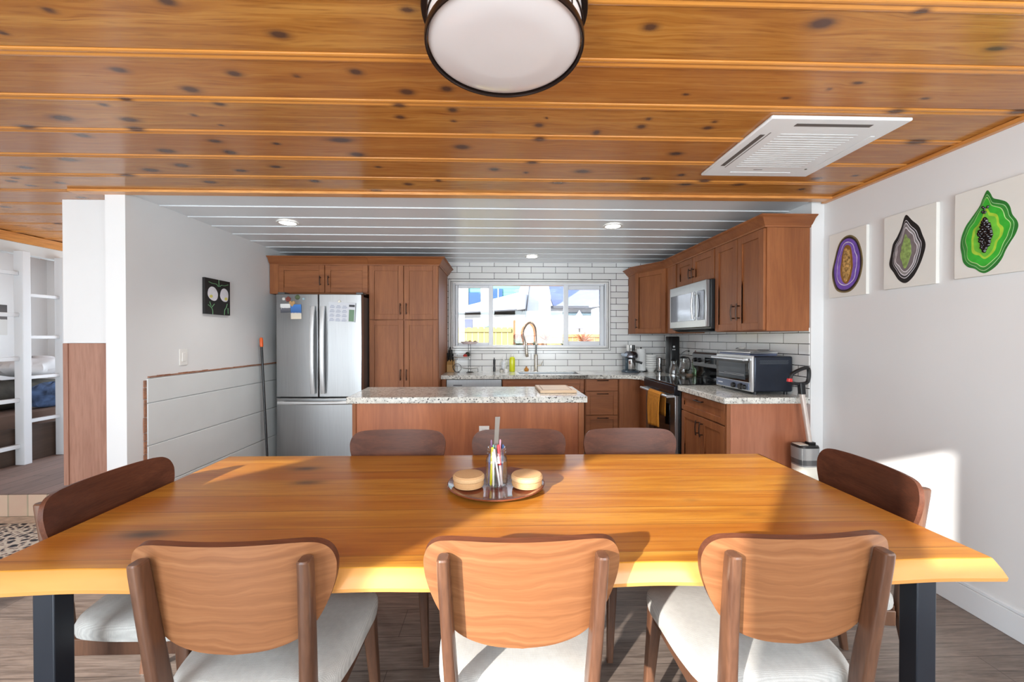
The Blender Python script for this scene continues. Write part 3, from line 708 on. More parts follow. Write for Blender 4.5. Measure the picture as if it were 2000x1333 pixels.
def rot2(px_, pz_, a=-0.05): return (-1.615+px_*math.cos(a)-pz_*math.sin(a), 1.592+px_*math.sin(a)+pz_*math.cos(a))
def qd(b, x0, x1, z0, z1, y, th=0.0006):
    b.prism([rot2(x0, z0), rot2(x1, z0), rot2(x1, z1), rot2(x0, z1)], 'y', y-th, y)
b = MB(); qd(b, -0.135, 0.135, -0.098, 0.098, cyy, 0.001); obj('sheet', b, PAPER, cal)
b = MB()
for r_ in range(4):
    for q in range(3):
        x0 = -0.122+q*0.062; z0 = 0.062-r_*0.044
        qd(b, x0+0.008, x0+0.040, z0-0.002, z0+0.002, cyy-0.001)
        for k in range(3): qd(b, x0, x0+0.05-0.008*(k == 2), z0-0.011-k*0.007, z0-0.0085-k*0.007, cyy-0.001)
obj('month_grid', b, INK, cal)
b = MB(); qd(b, 0.072, 0.126, -0.092, 0.028, cyy-0.001); obj('green_panel', b, GRN, cal)
b = MB(); qd(b, 0.070, 0.128, 0.056, 0.078, cyy-0.001); obj('dark_panel', b, INKD, cal)
def magnet(x, z, r, mat, label, shape='round', deep=0.008):
    y = fy(x)-0.0005-0.008; b = MB()
    if shape == 'round': b.tube([(x, y+0.008, z), (x, y+0.004, z), (x, y-deep*0.4, z)], [r, r*0.96, r*0.6], 14)
    elif shape == 'flower':
        for k in range(5):
            a = 2*PI*k/5+0.3; b.tube([(x+0.55*r*math.cos(a), y+0.008, z+0.55*r*math.sin(a)), (x+0.55*r*math.cos(a), y, z+0.55*r*math.sin(a))], [r*0.5, r*0.4], 10)
    elif shape == 'heart':
        b.prism([(x+r*q[0], z+r*q[1]) for q in ((0, -1.2), (1.0, 0.15), (0.8, 0.8), (0.35, 0.85), (0, 0.45), (-0.35, 0.85), (-0.8, 0.8), (-1.0, 0.15))], 'y', y-0.002, y+0.008)
    o = obj('fridge_magnet', b, mat, None, 0.001); tag(o, label, 'magnet', 'magnets on the fridge door')
magnet(-2.205, 1.725, 0.017, flat('pearl', c(226, 222, 216), .3), 'round pearly magnet at the far upper left of the fridge')
magnet(-2.158, 1.722, 0.028, flat('rust_red', c(130, 62, 50), .5), 'rust red flower magnet at the top of the fridge', 'flower')
magnet(-2.062, 1.742, 0.026, flat('olive_green_enamel', c(84, 96, 62), .4), 'dark green round magnet near the top of the fridge')
magnet(-2.115, 1.678, 0.030, flat('tan_enamel', c(190, 150, 100), .4), 'tan heart-shaped magnet holding the snapshots', 'heart')
magnet(-2.000, 1.725, 0.014, flat('pale_blue_enamel', c(168, 190, 200), .4), 'pale blue round magnet nearest the left fridge handle')
magnet(-2.232, 1.628, 0.014, CHROME, 'small silver ring magnet at the left edge of the fridge')
magnet(-1.640, 1.700, 0.016, flat('cream_enamel', c(232, 228, 214), .4), 'cream magnet above the calendar sheet')
# --- orange handled duster leaning between wall and fridge
st = thing('extension_pole', 'black cleaning pole with orange grip leaning beside the fridge', 'pole', (-2.36, 4.1, 0))
p0, p1 = Vector((-2.36, 4.10, 0.0)), Vector((-2.455, 4.19, 1.34))
p0 = Vector((-2.315, 4.09, 0.0)); p1 = Vector((-2.415, 4.16, 1.33))
q = p0.lerp(p1, 0.93)
obj('shaft', MB().cyl(p0, q, 0.011, n=12), BLACK, st, 0, True)
obj('grip', MB().tube([q, q.lerp(p1, 0.15), q.lerp(p1, 0.85), p1], [0.013, 0.016, 0.016, 0.010], 12), flat('orange_plastic', c(226, 96, 36), 0.4), st, 0, True)

# --- base run under the window
BF = 4.60
def base_body(parent, ax, face, u0, u1, back, mat=CAB):
    b = MB()
    if ax == 'y': b.box(u0, u1, face, back, 0.10, 0.860); b.box(u0, u1, face+0.06, back, 0, 0.10)
    else: b.box(face, back, u0, u1, 0.10, 0.860); b.box(face+0.06, back, u0, u1, 0, 0.10)
    return obj('carcass', b, mat, parent, 0.001)
dw = thing('dishwasher', 'stainless dishwasher under the counter left of the sink', 'dishwasher', (-0.29, 4.85, 0))
obj('body', MB().box(-0.610, 0.018, BF+0.02, 5.15, 0.02, 0.858), DSTEEL, dw)
o = obj('door', MB().box(-0.607, 0.015, BF-0.02, BF+0.018, 0.11, 0.856), STEEL, dw, 0.004)
obj('handle', MB().box(-0.53, -0.43, BF-0.024, BF-0.0205, 0.785, 0.797), flat('dark_grey_label', c(84, 84, 88), .4), o)
obj('side_panel', MB().box(-0.664, -0.612, BF-0.015, 5.15, 0.0, 0.858), CAB, dw, 0.001)
sk = thing('sink_cabinet', 'brown sink base cabinet with plain false front below the window', 'cabinet', (0.5, 4.85, 0))
obj('carcass', MB().box(0.022, 0.962, BF, 5.15, 0.10, 0.70).box(0.022, 0.962, BF+0.06, 5.15, 0, 0.10).box(0.022, 0.962, BF, BF+0.07, 0.70, 0.86).box(0.022, 0.20, BF+0.07, 5.15, 0.70, 0.86).box(0.94, 0.962, BF+0.07, 5.15, 0.70, 0.86), CAB, sk, 0.001)
door(sk, 'y', BF, 0.03, 0.955, 0.70, 0.852, CABH, 'false_front', 0.045)
d = door(sk, 'y', BF, 0.03, 0.49, 0.12, 0.695, CAB); pull(d, 'y', BF, 0.46, 0.60)
d = door(sk, 'y', BF, 0.495, 0.955, 0.12, 0.695, CAB); pull(d, 'y', BF, 0.525, 0.60)
dc = thing('drawer_cabinet', 'brown three-drawer base cabinet right of the island', 'cabinet', (1.16, 4.85, 0))
base_body(dc, 'y', BF, 0.968, 1.350, 5.15)
for z0, z1, rl, hz in ((0.722, 0.855, 0.05, 0.842), (0.448, 0.716, 0.05, 0.692), (0.12, 0.442, 0.05, 0.415)):
    d = door(dc, 'y', BF, 0.975, 1.345, z0, z1, CABH, 'drawer', rl, slab=(z0 > 0.7)); pull(d, 'y', BF, 1.165, hz, 0.13, False)
cc = thing('corner_cabinet', 'plain brown corner base cabinet between drawers and stove', 'cabinet', (1.45, 4.7, 0))
obj('carcass', MB().box(1.355, 1.60, BF, 5.15, 0, 0.860).box(1.60, 2.18, 4.325, 5.15, 0, 0.860), CAB, cc, 0.001)
obj('filler_strip', MB().box(1.36, 1.41, BF-0.018, BF, 0.0, 0.855), CAB, cc, 0.001)
# --- countertops
def slab(name, polys, label, z0=0.862, z1=K):
    b = MB()
    for p in polys: b.prism(p, 'z', z0, z1)
    o = obj(name, b, GRAN, None, 0.004); tag(o, label, 'countertop'); return o
SX0, SX1, SY0, SY1 = 0.22, 0.93, 4.70, 5.03
slab('countertop', [[(-0.667, 4.552), (SX0, 4.552), (SX0, 5.163), (-0.667, 5.163)], [(SX1, 4.552), (1.44, 4.552), (1.555, 4.44), (1.555, 4.325), (2.184, 4.325), (2.184, 5.163), (SX1, 5.163)],
     [(SX0, 4.552), (SX1, 4.552), (SX1, SY0), (SX0, SY0)], [(SX0, SY1), (SX1, SY1), (SX1, 5.163), (SX0, 5.163)]], 'speckled granite worktop running under the window into the corner')
slab('countertop', [[(1.575, 2.80), (2.184, 2.80), (2.184, 3.548), (1.575, 3.548)]], 'short granite worktop carrying the toaster oven')
slab('countertop', [[(-1.090, 2.890), (0.628, 2.890), (0.628, 3.500), (-1.135, 3.500)]], 'granite worktop on the kitchen island', 0.862, 0.906)
sn = thing('kitchen_sink', 'stainless undermount kitchen sink below the window', 'sink', (0.6, 4.87, 0.70))
b = MB().box(SX0+0.002, SX1-0.002, SY0+0.002, SY1-0.002, 0.715, 0.72)
for q in ((SX0+.002, SX0+.006, SY0+.002, SY1-.002), (SX1-.006, SX1-.002, SY0+.002, SY1-.002), (SX0+.006, SX1-.006, SY0+.002, SY0+.006), (SX0+.006, SX1-.006, SY1-.006, SY1-.002)): b.box(*q, 0.72, 0.902)
obj('basin', b, STEEL, sn); obj('drain', MB().lathe((0.6, 4.87, 0.72), [(0.0, 0), (0.045, 0.0), (0.045, 0.003), (0, 0.003)], 20), CHROME, sn)
# --- island base
isl = thing('kitchen_island', 'brown panelled kitchen island base under its granite top', 'island', (-0.22, 3.2, 0))
obj('base', MB().box(-1.056, 0.585, 2.935, 3.46, 0, 0.861), wood('island_panel_wood', c(180, 108, 66), c(150, 86, 52), 'z', 0.7, 0.42, 0.03, c(128, 68, 40)), isl, 0.002)
obj('corner_post', MB().box(-1.060, -1.035, 2.925, 2.9345, 0, 0.861), CAB, isl, 0.001)
obj('corner_post', MB().box(0.570, 0.610, 2.925, 3.46, 0, 0.861), CAB, isl, 0.001)
OUTW = flat('white_plastic', c(232, 230, 226), 0.35, var=0.01)
ot = thing('power_outlet', 'white power outlet on the island front behind the chairs', 'outlet', (-0.115, 2.93, 0.57))
obj('cover_plate', MB().box(-0.153, -0.080, 2.928, 2.9345, 0.575, 0.690), OUTW, ot, 0.002)
obj('socket', MB().box(-0.134, -0.099, 2.926, 2.928, 0.598, 0.668), flat('socket_face', c(214, 212, 208), .4), ot, 0.0008)
sw = thing('light_switch', 'white light switch on the wall above the planked wainscot', 'switch', (LX, 3.22, 1.11))
obj('cover_plate', MB().box(LX+0.0005, LX+0.006, 3.183, 3.262, 1.116, 1.240), OUTW, sw, 0.002)
obj('rocker', MB().box(LX+0.006, LX+0.010, 3.206, 3.240, 1.145, 1.211), OUTW, sw, 0.0015)
# --- range
rg = thing('kitchen_range', 'black glass-top stainless range with oven below the microwave', 'stove', (1.85, 3.93, 0))
R0, R1 = 3.553, 4.320
obj('body', MB().box(1.60, 2.17, R0, R1, 0.02, 0.895), flat('black_enamel', c(20, 20, 22), 0.3), rg, 0.002)
obj('cooktop', MB().box(1.555, 2.12, R0, R1, 0.896, 0.914), BGLASS, rg, 0.003)
obj('front_trim', MB().box(1.550, 1.5995, R0+0.002, R1-0.002, 0.815, 0.8955), flat('dark_trim_metal', c(40, 42, 50), 0.25, 0.6), rg, 0.004)
od = obj('oven_door', MB().box(1.565, 1.5995, R0+0.02, R1-0.02, 0.28, 0.81), STEEL, rg, 0.004)
obj('oven_window', MB().box(1.5615, 1.5648, R0+0.13, R1-0.13, 0.35, 0.72), BGLASS, od, 0.001)
obj('handle', MB().tube([(1.505, R0+0.04, 0.800), (1.500, R0+0.2, 0.800), (1.500, R1-0.2, 0.800), (1.505, R1-0.04, 0.800)], 0.013, 12).box(1.505, 1.566, R0+0.04, R0+0.06, 0.790, 0.81).box(1.505, 1.566, R1-0.06, R1-0.04, 0.790, 0.81), HS, od, 0, True)
obj('storage_drawer', MB().box(1.565, 1.5995, R0+0.02, R1-0.02, 0.06, 0.27), STEEL, rg, 0.004)
bgd = obj('backguard', MB().prism([(2.085, 1.030), (2.075, 1.160), (2.095, 1.178), (2.18, 1.178), (2.18, 1.030)], 'y', R0+0.005, R1-0.005), STEEL, rg, 0.004)
obj('backguard_base', MB().prism([(2.12, 0.915), (2.12, 0.98), (2.087, 1.029), (2.18, 1.029), (2.18, 0.915)], 'y', R0+0.005, R1-0.005), BGLASS, rg, 0.003)
for yk in (R0+0.08, R0+0.17, R1-0.17, R1-0.08):
    obj('knob', MB().tube([(2.083, yk, 1.098), (2.052, yk, 1.094)], [0.024, 0.020], 16), BLACK, bgd, 0.002)
obj('display', MB().box(2.072, 2.079, 3.84, 4.04, 1.07, 1.13), BGLASS, bgd)
# towel on the oven handle
def towel():
    V = []; F = []; ny, nz = 26, 24; path = []
    for k in range(nz):
        t = k/(nz-1)
        if t < 0.25: path.append((1.532-0.002, 0.60+0.19*t/0.25))
        elif t < 0.35:
            a = PI*(t-0.25)/0.10; path.append((1.502+0.022*math.cos(a), 0.800+0.020*math.sin(a)))
        else: path.append((1.480-0.006*math.sin((t-0.35)*6), 0.800-0.30*(t-0.35)/0.65))
    for k, (x, z) in enumerate(path):
        hang = max(0, (0.80-z)/0.3)
        for i in range(ny):
            s = i/(ny-1); y = 3.70+0.30*s*(1-0.06*hang)+0.01*hang
            w = 0.012*hang*math.sin(s*19+0.6)+0.006*hang*math.sin(s*41)
            V.append((x+(-abs(w) if k > 8 else 0), y, z-(0.03*hang*s if k > 8 else 0)))
    for k in range(nz-1):
        for i in range(ny-1): a = k*ny+i; F.append((a, a+1, a+1+ny, a+ny))
    o = obj('dish_towel', MB().add(V, F), TOWELM, None, 0, True); m = o.modifiers.new('thick', 'SOLIDIFY'); m.thickness = 0.004; m.offset = 1
    tag(o, 'mustard yellow towel hung over the oven door handle', 'towel')
towel()
# --- peninsula base cabinet
pn = thing('base_cabinet', 'brown base cabinet with drawer and two doors at the right end', 'cabinet', (1.9, 3.2, 0))
PX = 1.625
obj('carcass', MB().box(PX, 2.184, 2.835, 3.545, 0.10, 0.860).box(PX+0.06, 2.184, 2.835, 3.545, 0, 0.10), CAB, pn, 0.001)
obj('end_panel', MB().box(PX+0.01, 2.186, 2.822, 2.8345, 0, 0.861), wood('end_panel_wood', c(176, 110, 78), c(158, 94, 64), 'z', 0.7, 0.38, 0.06, c(132, 74, 48)), pn, 0.001)
obj('corner_post', MB().box(PX-0.017, PX+0.009, 2.822, 2.845, 0.0, 0.861), CAB, pn, 0.001)
d = door(pn, 'x', PX, 2.85, 3.535, 0.700, 0.852, CAB, 'drawer', 0.045); pull(d, 'x', PX, 3.20, 0.820, 0.13, False)
d = door(pn, 'x', PX, 2.85, 3.190, 0.12, 0.692, CAB); pull(d, 'x', PX, 3.160, 0.60, 0.12)
d = door(pn, 'x', PX, 3.195, 3.535, 0.12, 0.692, CAB); pull(d, 'x', PX, 3.225, 0.60, 0.12)
# --- wall cabinets on the right
UX = 1.879
def upper(name, label, y0, y1, z0, doors, handles, extra=None):
    u = thing(name, label, 'cabinet', (2.03, (y0+y1)/2, z0))
    obj('carcass', MB().box(UX, KX-0.002, y0, y1, z0, CT), CAB, u, 0.001)
    for (a, b_), h in zip(doors, handles):
        d = door(u, 'x', UX, a, b_, z0+0.006, CT-0.008, CAB); pull(d, 'x', UX, h[0], h[1], h[2])
    return u
u1 = upper('wall_cabinet', 'tall two-door brown wall cabinet at the right end, above the toaster oven', 2.802, 3.46, CB, [(2.81, 3.125), (3.13, 3.455)], [(3.095, 1.53, 0.13), (3.165, 1.53, 0.13)])
obj('crown_moulding', crown(MB(), [(KX-0.002, 2.80, 0, -1), (UX-0.012, 2.80, -1, -1), (UX-0.012, 3.4605, -1, 0)], 2.108, 2.182), CABH, u1, 0, True)
u2 = upper('wall_cabinet', 'short two-door brown wall cabinet above the microwave', 3.462, 4.26, 1.845, [(3.475, 3.865), (3.87, 4.20)], [(3.835, 1.95, 0.10), (3.90, 1.95, 0.10)])
obj('crown_moulding', crown(MB(), [(UX-0.012, 3.461, -1, 0), (UX-0.012, 4.2605, -1, 0)], 2.108, 2.182), CABH, u2, 0, True)
u3 = thing('wall_cabinet', 'brown corner wall cabinet with one door, right of the window', 'cabinet', (1.95, 4.8, CB))
A, Bp = (1.648, 4.885), (1.868, 4.475)
obj('carcass', MB().prism([(1.648, 5.162), (1.648, 4.885), (1.868, 4.475), (1.868, 4.2625), (2.188, 4.2625), (2.188, 5.162)], 'z', CB, CT), CAB, u3, 0.001)
dv = Vector((Bp[0]-A[0], Bp[1]-A[1], 0)); Ld = dv.length; dv.normalize(); nv = Vector((dv.y, -dv.x, 0)); nv = nv if nv.y < 0 else -nv
def diag(mb, u0, u1_, d0, d1, z0, z1):
    P = lambda u, d: (A[0]+dv.x*u+nv.x*d, A[1]+dv.y*u+nv.y*d)
    return mb.prism([P(u0, d0), P(u1_, d0), P(u1_, d1), P(u0, d1)], 'z', z0, z1)
b = MB(); r_ = 0.055; u0, u1_ = 0.012, Ld-0.012; z0, z1 = CB+0.006, CT-0.008
diag(b, u0, u0+r_, 0, .019, z0, z1); diag(b, u1_-r_, u1_, 0, .019, z0, z1); diag(b, u0+r_, u1_-r_, 0, .019, z0, z0+r_); diag(b, u0+r_, u1_-r_, 0, .019, z1-r_, z1); diag(b, u0+r_, u1_-r_, 0, .010, z0+r_, z1-r_)
d = obj('door', b, CAB, u3, 0.0015)
P = lambda u, dd, z: (A[0]+dv.x*u+nv.x*dd, A[1]+dv.y*u+nv.y*dd, z)
obj('handle', MB().tube([P(0.042, .046, 1.44), P(0.042, .050, 1.50), P(0.042, .046, 1.56)], .005, 8).tube([P(0.042, .019, 1.455), P(0.042, .049, 1.455)], .0045, 8).tube([P(0.042, .019, 1.545), P(0.042, .049, 1.545)], .0045, 8), HANDLE, d, 0, True)
obj('crown_moulding', crown(MB(), [(1.648, 5.162, -1, 0), (1.648, 4.885, -1, -0.5), (1.868, 4.475, -1, -0.25), (1.867, 4.2625, -1, 0)], 2.108, 2.182), CABH, u3, 0, True)
# --- microwave
mw = thing('microwave_oven', 'stainless over-the-range microwave mounted under the short cabinet', 'microwave', (1.98, 3.87, 1.40))
M0, M1 = 3.490, 4.245
obj('body', MB().box(1.835, KX-0.004, 3.464, M1+0.012, 1.408, 1.842), flat('black_painted_metal', c(26, 26, 28), 0.35), mw, 0.003)
o = obj('front', MB().box(1.800, 1.834, M0, M1, 1.425, 1.842), STEEL, mw, 0.004)
obj('door_window', MB().box(1.796, 1.7995, M0+0.20, M1-0.03, 1.49, 1.755), flat('mirror_black_glass', c(120, 120, 124), 0.08, 0.8), o, 0.002)
obj('control_panel', MB().box(1.796, 1.7995, M0+0.03, M0+0.155, 1.49, 1.755), flat('mirror_black_glass_panel', c(96, 96, 100), 0.08, 0.8), o, 0.002)
obj('handle', MB().tube([(1.765, M0+0.178, 1.50), (1.755, M0+0.178, 1.62), (1.765, M0+0.178, 1.745)], 0.010, 10).box(1.765, 1.80, M0+0.170, M0+0.186, 1.50, 1.52).box(1.765, 1.80, M0+0.170, M0+0.186, 1.725, 1.745), HS, o, 0, True)
obj('underside_vent', MB().prism([(1.82, 1.408), (1.87, 1.388), (2.12, 1.388), (2.15, 1.408)], 'y', M0+0.05, M1-0.05), BLACK, mw)
# ------------------------------------------------------------------ toaster oven and things on it
to = thing('toaster_oven', 'dark blue-grey countertop toaster oven with chrome front at the worktop end', 'toaster oven', (2.0, 3.17, K))
T0, T1, TX = 2.93, 3.42, 1.862
BODYM = flat('dark_slate_metal', c(44, 50, 62), 0.32, 0.5)
obj('body', MB().box(TX+0.012, 2.165, T0, T1, K+0.022, 1.192), BODYM, to, 0.012, seg=3)
fo = obj('front_frame', MB().box(TX-0.006, TX+0.0115, T0-0.002, T1+0.002, K+0.020, 1.196), HS, to, 0.005)
obj('control_strip', MB().box(TX-0.012, TX-0.0065, T0+0.03, T1-0.01, K+0.030, 0.990), flat('slate_blue_panel', c(112, 122, 142), 0.3, 0.4), fo, 0.001)
dr_ = obj('glass_door', MB().box(TX-0.012, TX-0.0065, T0+0.03, T1-0.01, 0.996, 1.172), BGLASS, to, 0.002)
obj('door_glass', MB().box(TX-0.014, TX-0.0125, T0+0.07, T1-0.05, 1.01, 1.135), flat('smoked_glass', c(70, 76, 82), 0.08), dr_)
obj('wire_rack', MB().tube([(TX-0.0148, T0+0.08, 1.040), (TX-0.0148, T1-0.06, 1.040)], 0.0015, 6).tube([(TX-0.0148, T0+0.08, 1.050), (TX-0.0148, T1-0.14, 1.050)], 0.001, 6), HS, dr_)
obj('handle', MB().tube([(TX-0.05, T0+0.03, 1.165), (TX-0.055, T0+0.24, 1.165), (TX-0.05, T1-0.01, 1.165)], 0.009, 10).box(TX-0.05, TX-0.01, T0+0.035, T0+0.055, 1.158, 1.172).box(TX-0.05, TX-0.01, T1-0.03, T1-0.01, 1.158, 1.172), HS, dr_, 0, True)
for yk, r in ((T0+0.12, 0.026), (T0+0.075, 0.020), (T0+0.215, 0.022)):
    obj('knob', MB().tube([(TX-0.013, yk, 0.957), (TX-0.032, yk, 0.957)], [r, r*0.85], 18), BLACK, fo, 0.002)
b = MB()
for k in range(7): b.box(TX-0.0135, TX-0.0122, T1-0.05-k*0.010, T1-0.043-k*0.010, 0.958, 0.966)
obj('brand_mark', b, flat('pale_print', c(226, 228, 232), .5), fo)
b = MB()
for j in range(4):
    for k in range(30): b.box(1.915+k*0.0072+(j % 2)*0.0036, 1.918+k*0.0072+(j % 2)*0.0036, T0-0.0008, T0-0.0001, 1.135+j*0.008, 1.1375+j*0.008)
obj('vent_holes', b, flat('vent_highlight', c(120, 126, 130), .5), to)
for x in (1.90, 2.13):
    for y in (T0+0.03, T1-0.03): obj('foot', MB().cyl((x, y, K), (x, y, K+0.0215), 0.013, n=14), BLACK, to)
def tray(name, label, cat, x0, x1, y0, y1, z, h, mat, t=0.003):
    o = obj(name, MB().box(x0, x1, y0, y1, z, z+t).box(x0-0.008, x0, y0-0.008, y1+0.008, z, z+h).box(x1, x1+0.008, y0-0.008, y1+0.008, z, z+h).box(x0, x1, y0-0.008, y0, z, z+h).box(x0, x1, y1, y1+0.008, z, z+h), mat, None, 0.0015)
    return tag(o, label, cat)
tray('baking_tray', 'blue-grey oven tray lying lowest on the toaster oven', 'baking tray', 1.885, 2.08, 3.00, 3.40, 1.1935, 0.016, flat('blue_grey_enamel', c(92, 100, 124), .35, .3))
tray('baking_tray', 'thin steel tray on top of the blue-grey one', 'baking tray', 1.90, 2.10, 3.02, 3.38, 1.2105, 0.010, HS)
b = MB()
for k in range(12): b.cyl((1.905+k*0.017, 3.03, 1.2295), (1.905+k*0.017, 3.36, 1.2295), 0.0015, n=6)
for yy in (3.03, 3.2, 3.36): b.cyl((1.90, yy, 1.2265), (2.10, yy, 1.2265), 0.0018, n=6)
tag(obj('wire_rack', b, HS), 'chrome wire cooling rack on the trays over the toaster oven', 'rack')
ld = thing('ladle', 'metal ladle with black round end on the wire rack', 'ladle', (1.92, 3.20, 1.235))
obj('bowl', MB().lathe((1.925, 3.17, 1.231), [(0, 0.0), (0.018, 0.003), (0.028, 0.012), (0.030, 0.022), (0.027, 0.022), (0.0, 0.004)], 18), flat('ladle_grey', c(150, 148, 144), .6), ld, 0, True)
obj('handle', MB().tube([(1.93, 3.19, 1.248), (1.96, 3.27, 1.246), (1.975, 3.33, 1.240)], 0.004, 8), BLACK, ld, 0, True)
tag(obj('kitchen_spatula', MB().loft([((2.01, 3.06, 1.2365), .008, .003, .002), ((2.01, 3.062, 1.2372), .008, .003, .002)]).box(1.99, 2.07, 3.055, 3.073, 1.2315, 1.2375), BLACK, None, 0.002), 'black spatula handle lying on the wire rack', 'spatula')
# ------------------------------------------------------------------ upright floor washer leaning in the corner
vc = thing('stick_vacuum', 'white and grey stick floor cleaner with black loop handle in the corner', 'vacuum cleaner', (2.09, 2.70, 0))
WP = flat('ivory_plastic', c(232, 228, 216), 0.35); GP = glassy('smoky_clear_plastic', (0.78, 0.78, 0.78, 1), 0.12)
obj('floor_head', MB().loft([((2.08, 2.66, 0.0), .12, .10, .03), ((2.08, 2.66, 0.05), .12, .10, .03), ((2.08, 2.68, 0.09), .09, .06, .03)]), WP, vc, 0.004, True)
obj('body', MB().loft([((2.085, 2.69, 0.085), .05, .05, .03), ((2.088, 2.70, 0.16), .068, .062, .035), ((2.088, 2.705, 0.46), .070, .062, .035)]), WP, vc, 0, True)
obj('tank', MB().loft([((2.088, 2.705, 0.461), .070, .062, .035), ((2.086, 2.707, 0.585), .072, .064, .036)]), flat('smoke_grey_plastic', c(150, 150, 150), 0.15, 0.1), vc, 0, True)
obj('tank_band', MB().loft([((2.088, 2.705, 0.470), .0712, .0632, .036), ((2.0875, 2.706, 0.505), .0718, .0636, .036)]), flat('dark_smoke_band', c(82, 82, 84), 0.2), vc, 0, True)
obj('tank_lid', MB().loft([((2.086, 2.707, 0.5855), .072, .064, .036), ((2.086, 2.708, 0.600), .068, .060, .034)]).box(2.105, 2.150, 2.69, 2.73, 0.60, 0.615), BLACK, vc, 0, True)
obj('lid_plate', MB().box(2.02, 2.085, 2.67, 2.74, 0.6002, 0.604), WP, vc, 0.003)
obj('shaft', MB().loft([((2.128, 2.715, 0.60), .014, .014, .008), ((2.086, 2.735, 0.945), .014, .014, .008)]), flat('champagne_metal', c(216, 204, 196), 0.35, 0.3), vc, 0, True)
obj('handle_neck', MB().loft([((2.086, 2.735, 0.940), .019, .018, .009), ((2.082, 2.738, 1.015), .020, .018, .009)]), BLACK, vc, 0, True)
hp = catmull([(2.040, 1.012), (2.085, 1.010), (2.125, 1.022), (2.137, 1.07), (2.130, 1.118), (2.09, 1.115), (2.035, 1.090), (2.010, 1.068), (2.006, 1.025)], 5)
obj('loop_handle', MB().tube([(x, 2.738, z) for x, z in hp], 0.0125, 10, loop=True), BLACK, vc, 0, True)
obj('trigger', MB().loft([((2.000, 2.738, 1.026), .016, .013, .006), ((2.000, 2.738, 1.048), .014, .012, .006)]), flat('red_plastic', c(216, 52, 50), .35), vc, 0, True)
# ------------------------------------------------------------------ counter objects under the window
kb = thing('knife_block', 'light wooden knife block at the left end of the window worktop', 'knife block', (-0.63, 5.05, K))
obj('block', MB().prism([(5.00, K), (5.10, K), (5.14, K+0.10), (5.06, K+0.155), (5.00, K+0.09)], 'x', -0.660, -0.570), wood('light_block_wood', c(206, 164, 104), c(186, 140, 80), 'z', 1, .5), kb, 0.003)
for k, (x, dy, h) in enumerate(((-0.650, 0, 0.115), (-0.637, 0.012, 0.135), (-0.617, 0.0, 0.12), (-0.600, 0.014, 0.14), (-0.585, 0.0, 0.105), (-0.622, 0.030, 0.15))):
    kf = thing('kitchen_knife', 'black-handled knife in the wooden block, %s' % ('leftmost', 'second from the left', 'fourth from the left', 'fifth from the left', 'rightmost', 'tallest, set at the back')[k], 'knife', (x, 5.045+dy, K+0.12), 'knives in the knife block')
    z0 = K+0.105+dy*1.2
    obj('handle', MB().tube([(x, 5.045+dy, z0+0.02), (x, 5.030+dy, z0+0.02+h*0.5), (x, 5.018+dy, z0+0.015+h)], [0.0065, 0.009, 0.008], 10), BLACK, kf, 0, True)
    obj('bolster', MB().tube([(x, 5.050+dy, z0), (x, 5.045+dy, z0+0.022)], 0.0075, 10), HS, kf, 0, True)
# tiered stand
WIRE = flat('black_wire', c(34, 34, 36), 0.4, 0.5); PORC = flat('white_porcelain', c(238, 236, 232), 0.15)
ts = thing('tiered_fruit_stand', 'three-tier black wire stand with white dishes in front of the window', 'fruit stand', (-0.40, 4.95, K))
SXc = -0.375
for dx in (-0.013, 0.013): pass
b = MB()
for dx in (-0.013, 0.013): b.tube([(SXc+dx, 4.95, K), (SXc+dx, 4.95, 1.27)], 0.003, 8)
b.tube([(SXc-0.15+0.05*math.cos(a), 4.95, K+0.055+0.05*math.sin(a)) for a in np.linspace(0, 2*PI, 22)[:-1]], 0.003, 6, loop=True)
b.tube([(SXc-0.205, 4.95, 1.098), (SXc-0.205, 4.95, 0.97), (SXc-0.17, 4.95, 0.912), (SXc-0.12, 4.95, K+0.003)], 0.003, 6)
b.tube([(SXc+0.10, 4.95, 0.955), (SXc+0.105, 4.95, K+0.003)], 0.003, 6); b.tube([(SXc-0.03, 4.88, K+0.003), (SXc+0.03, 5.02, K+0.003)], 0.003, 6); b.tube([(SXc-0.03, 4.95, K+0.012), (SXc+0.05, 4.95, K+0.003)], 0.003, 6)
obj('wire_frame', b, WIRE, ts, 0, True)
def dish(cx_, cy_, z, r, h): return MB().lathe((cx_, cy_, z), [(0, 0), (r*0.7, 0), (r, h), (r+0.006, h), (r+0.006, h+0.003), (r-0.004, h+0.003), (r*0.68, 0.005), (0, 0.005)], 32)
obj('dish', dish(SXc, 4.95, 1.252, 0.110, 0.026), flat('pale_pink_dish', c(226, 206, 206), .3), ts, 0, True)
obj('dish', dish(SXc-0.09, 4.95, 1.080, 0.110, 0.018), PORC, ts, 0, True)
obj('dish', dish(SXc+0.005, 4.95, 0.955, 0.115, 0.014), PORC, ts, 0, True)
def fruit(x, y, z, r, mat, label, nm='apple', sz=0.9):
    o = obj(nm, MB().lathe((x, y, z), [(0.001, r*0.12)]+[(r*math.sin(PI*j/12), r*sz*(1-math.cos(PI*j/12))) for j in range(1, 12)]+[(0.001, r*sz*2-r*0.15)], 18), mat, None, 0, True); return tag(o, label, 'fruit')
fruit(-0.412, 4.95, 1.258, 0.020, flat('pale_onion', c(222, 214, 196), .5), 'pale round fruit, leftmost on the top dish of the stand', 'onion')
fruit(-0.368, 4.94, 1.258, 0.022, flat('yellow_brown_fruit', c(176, 140, 80), .5), 'brownish yellow fruit in the middle of the top dish', 'pear')
fruit(-0.305, 4.95, 1.258, 0.020, flat('olive_brown_fruit', c(140, 116, 76), .5), 'olive brown fruit, rightmost on the top dish of the stand', 'kiwi_fruit')
fruit(-0.425, 4.93, 1.087, 0.026, flat('red_tomato', c(186, 50, 36), .3), 'red tomato on the middle dish of the stand', 'tomato')
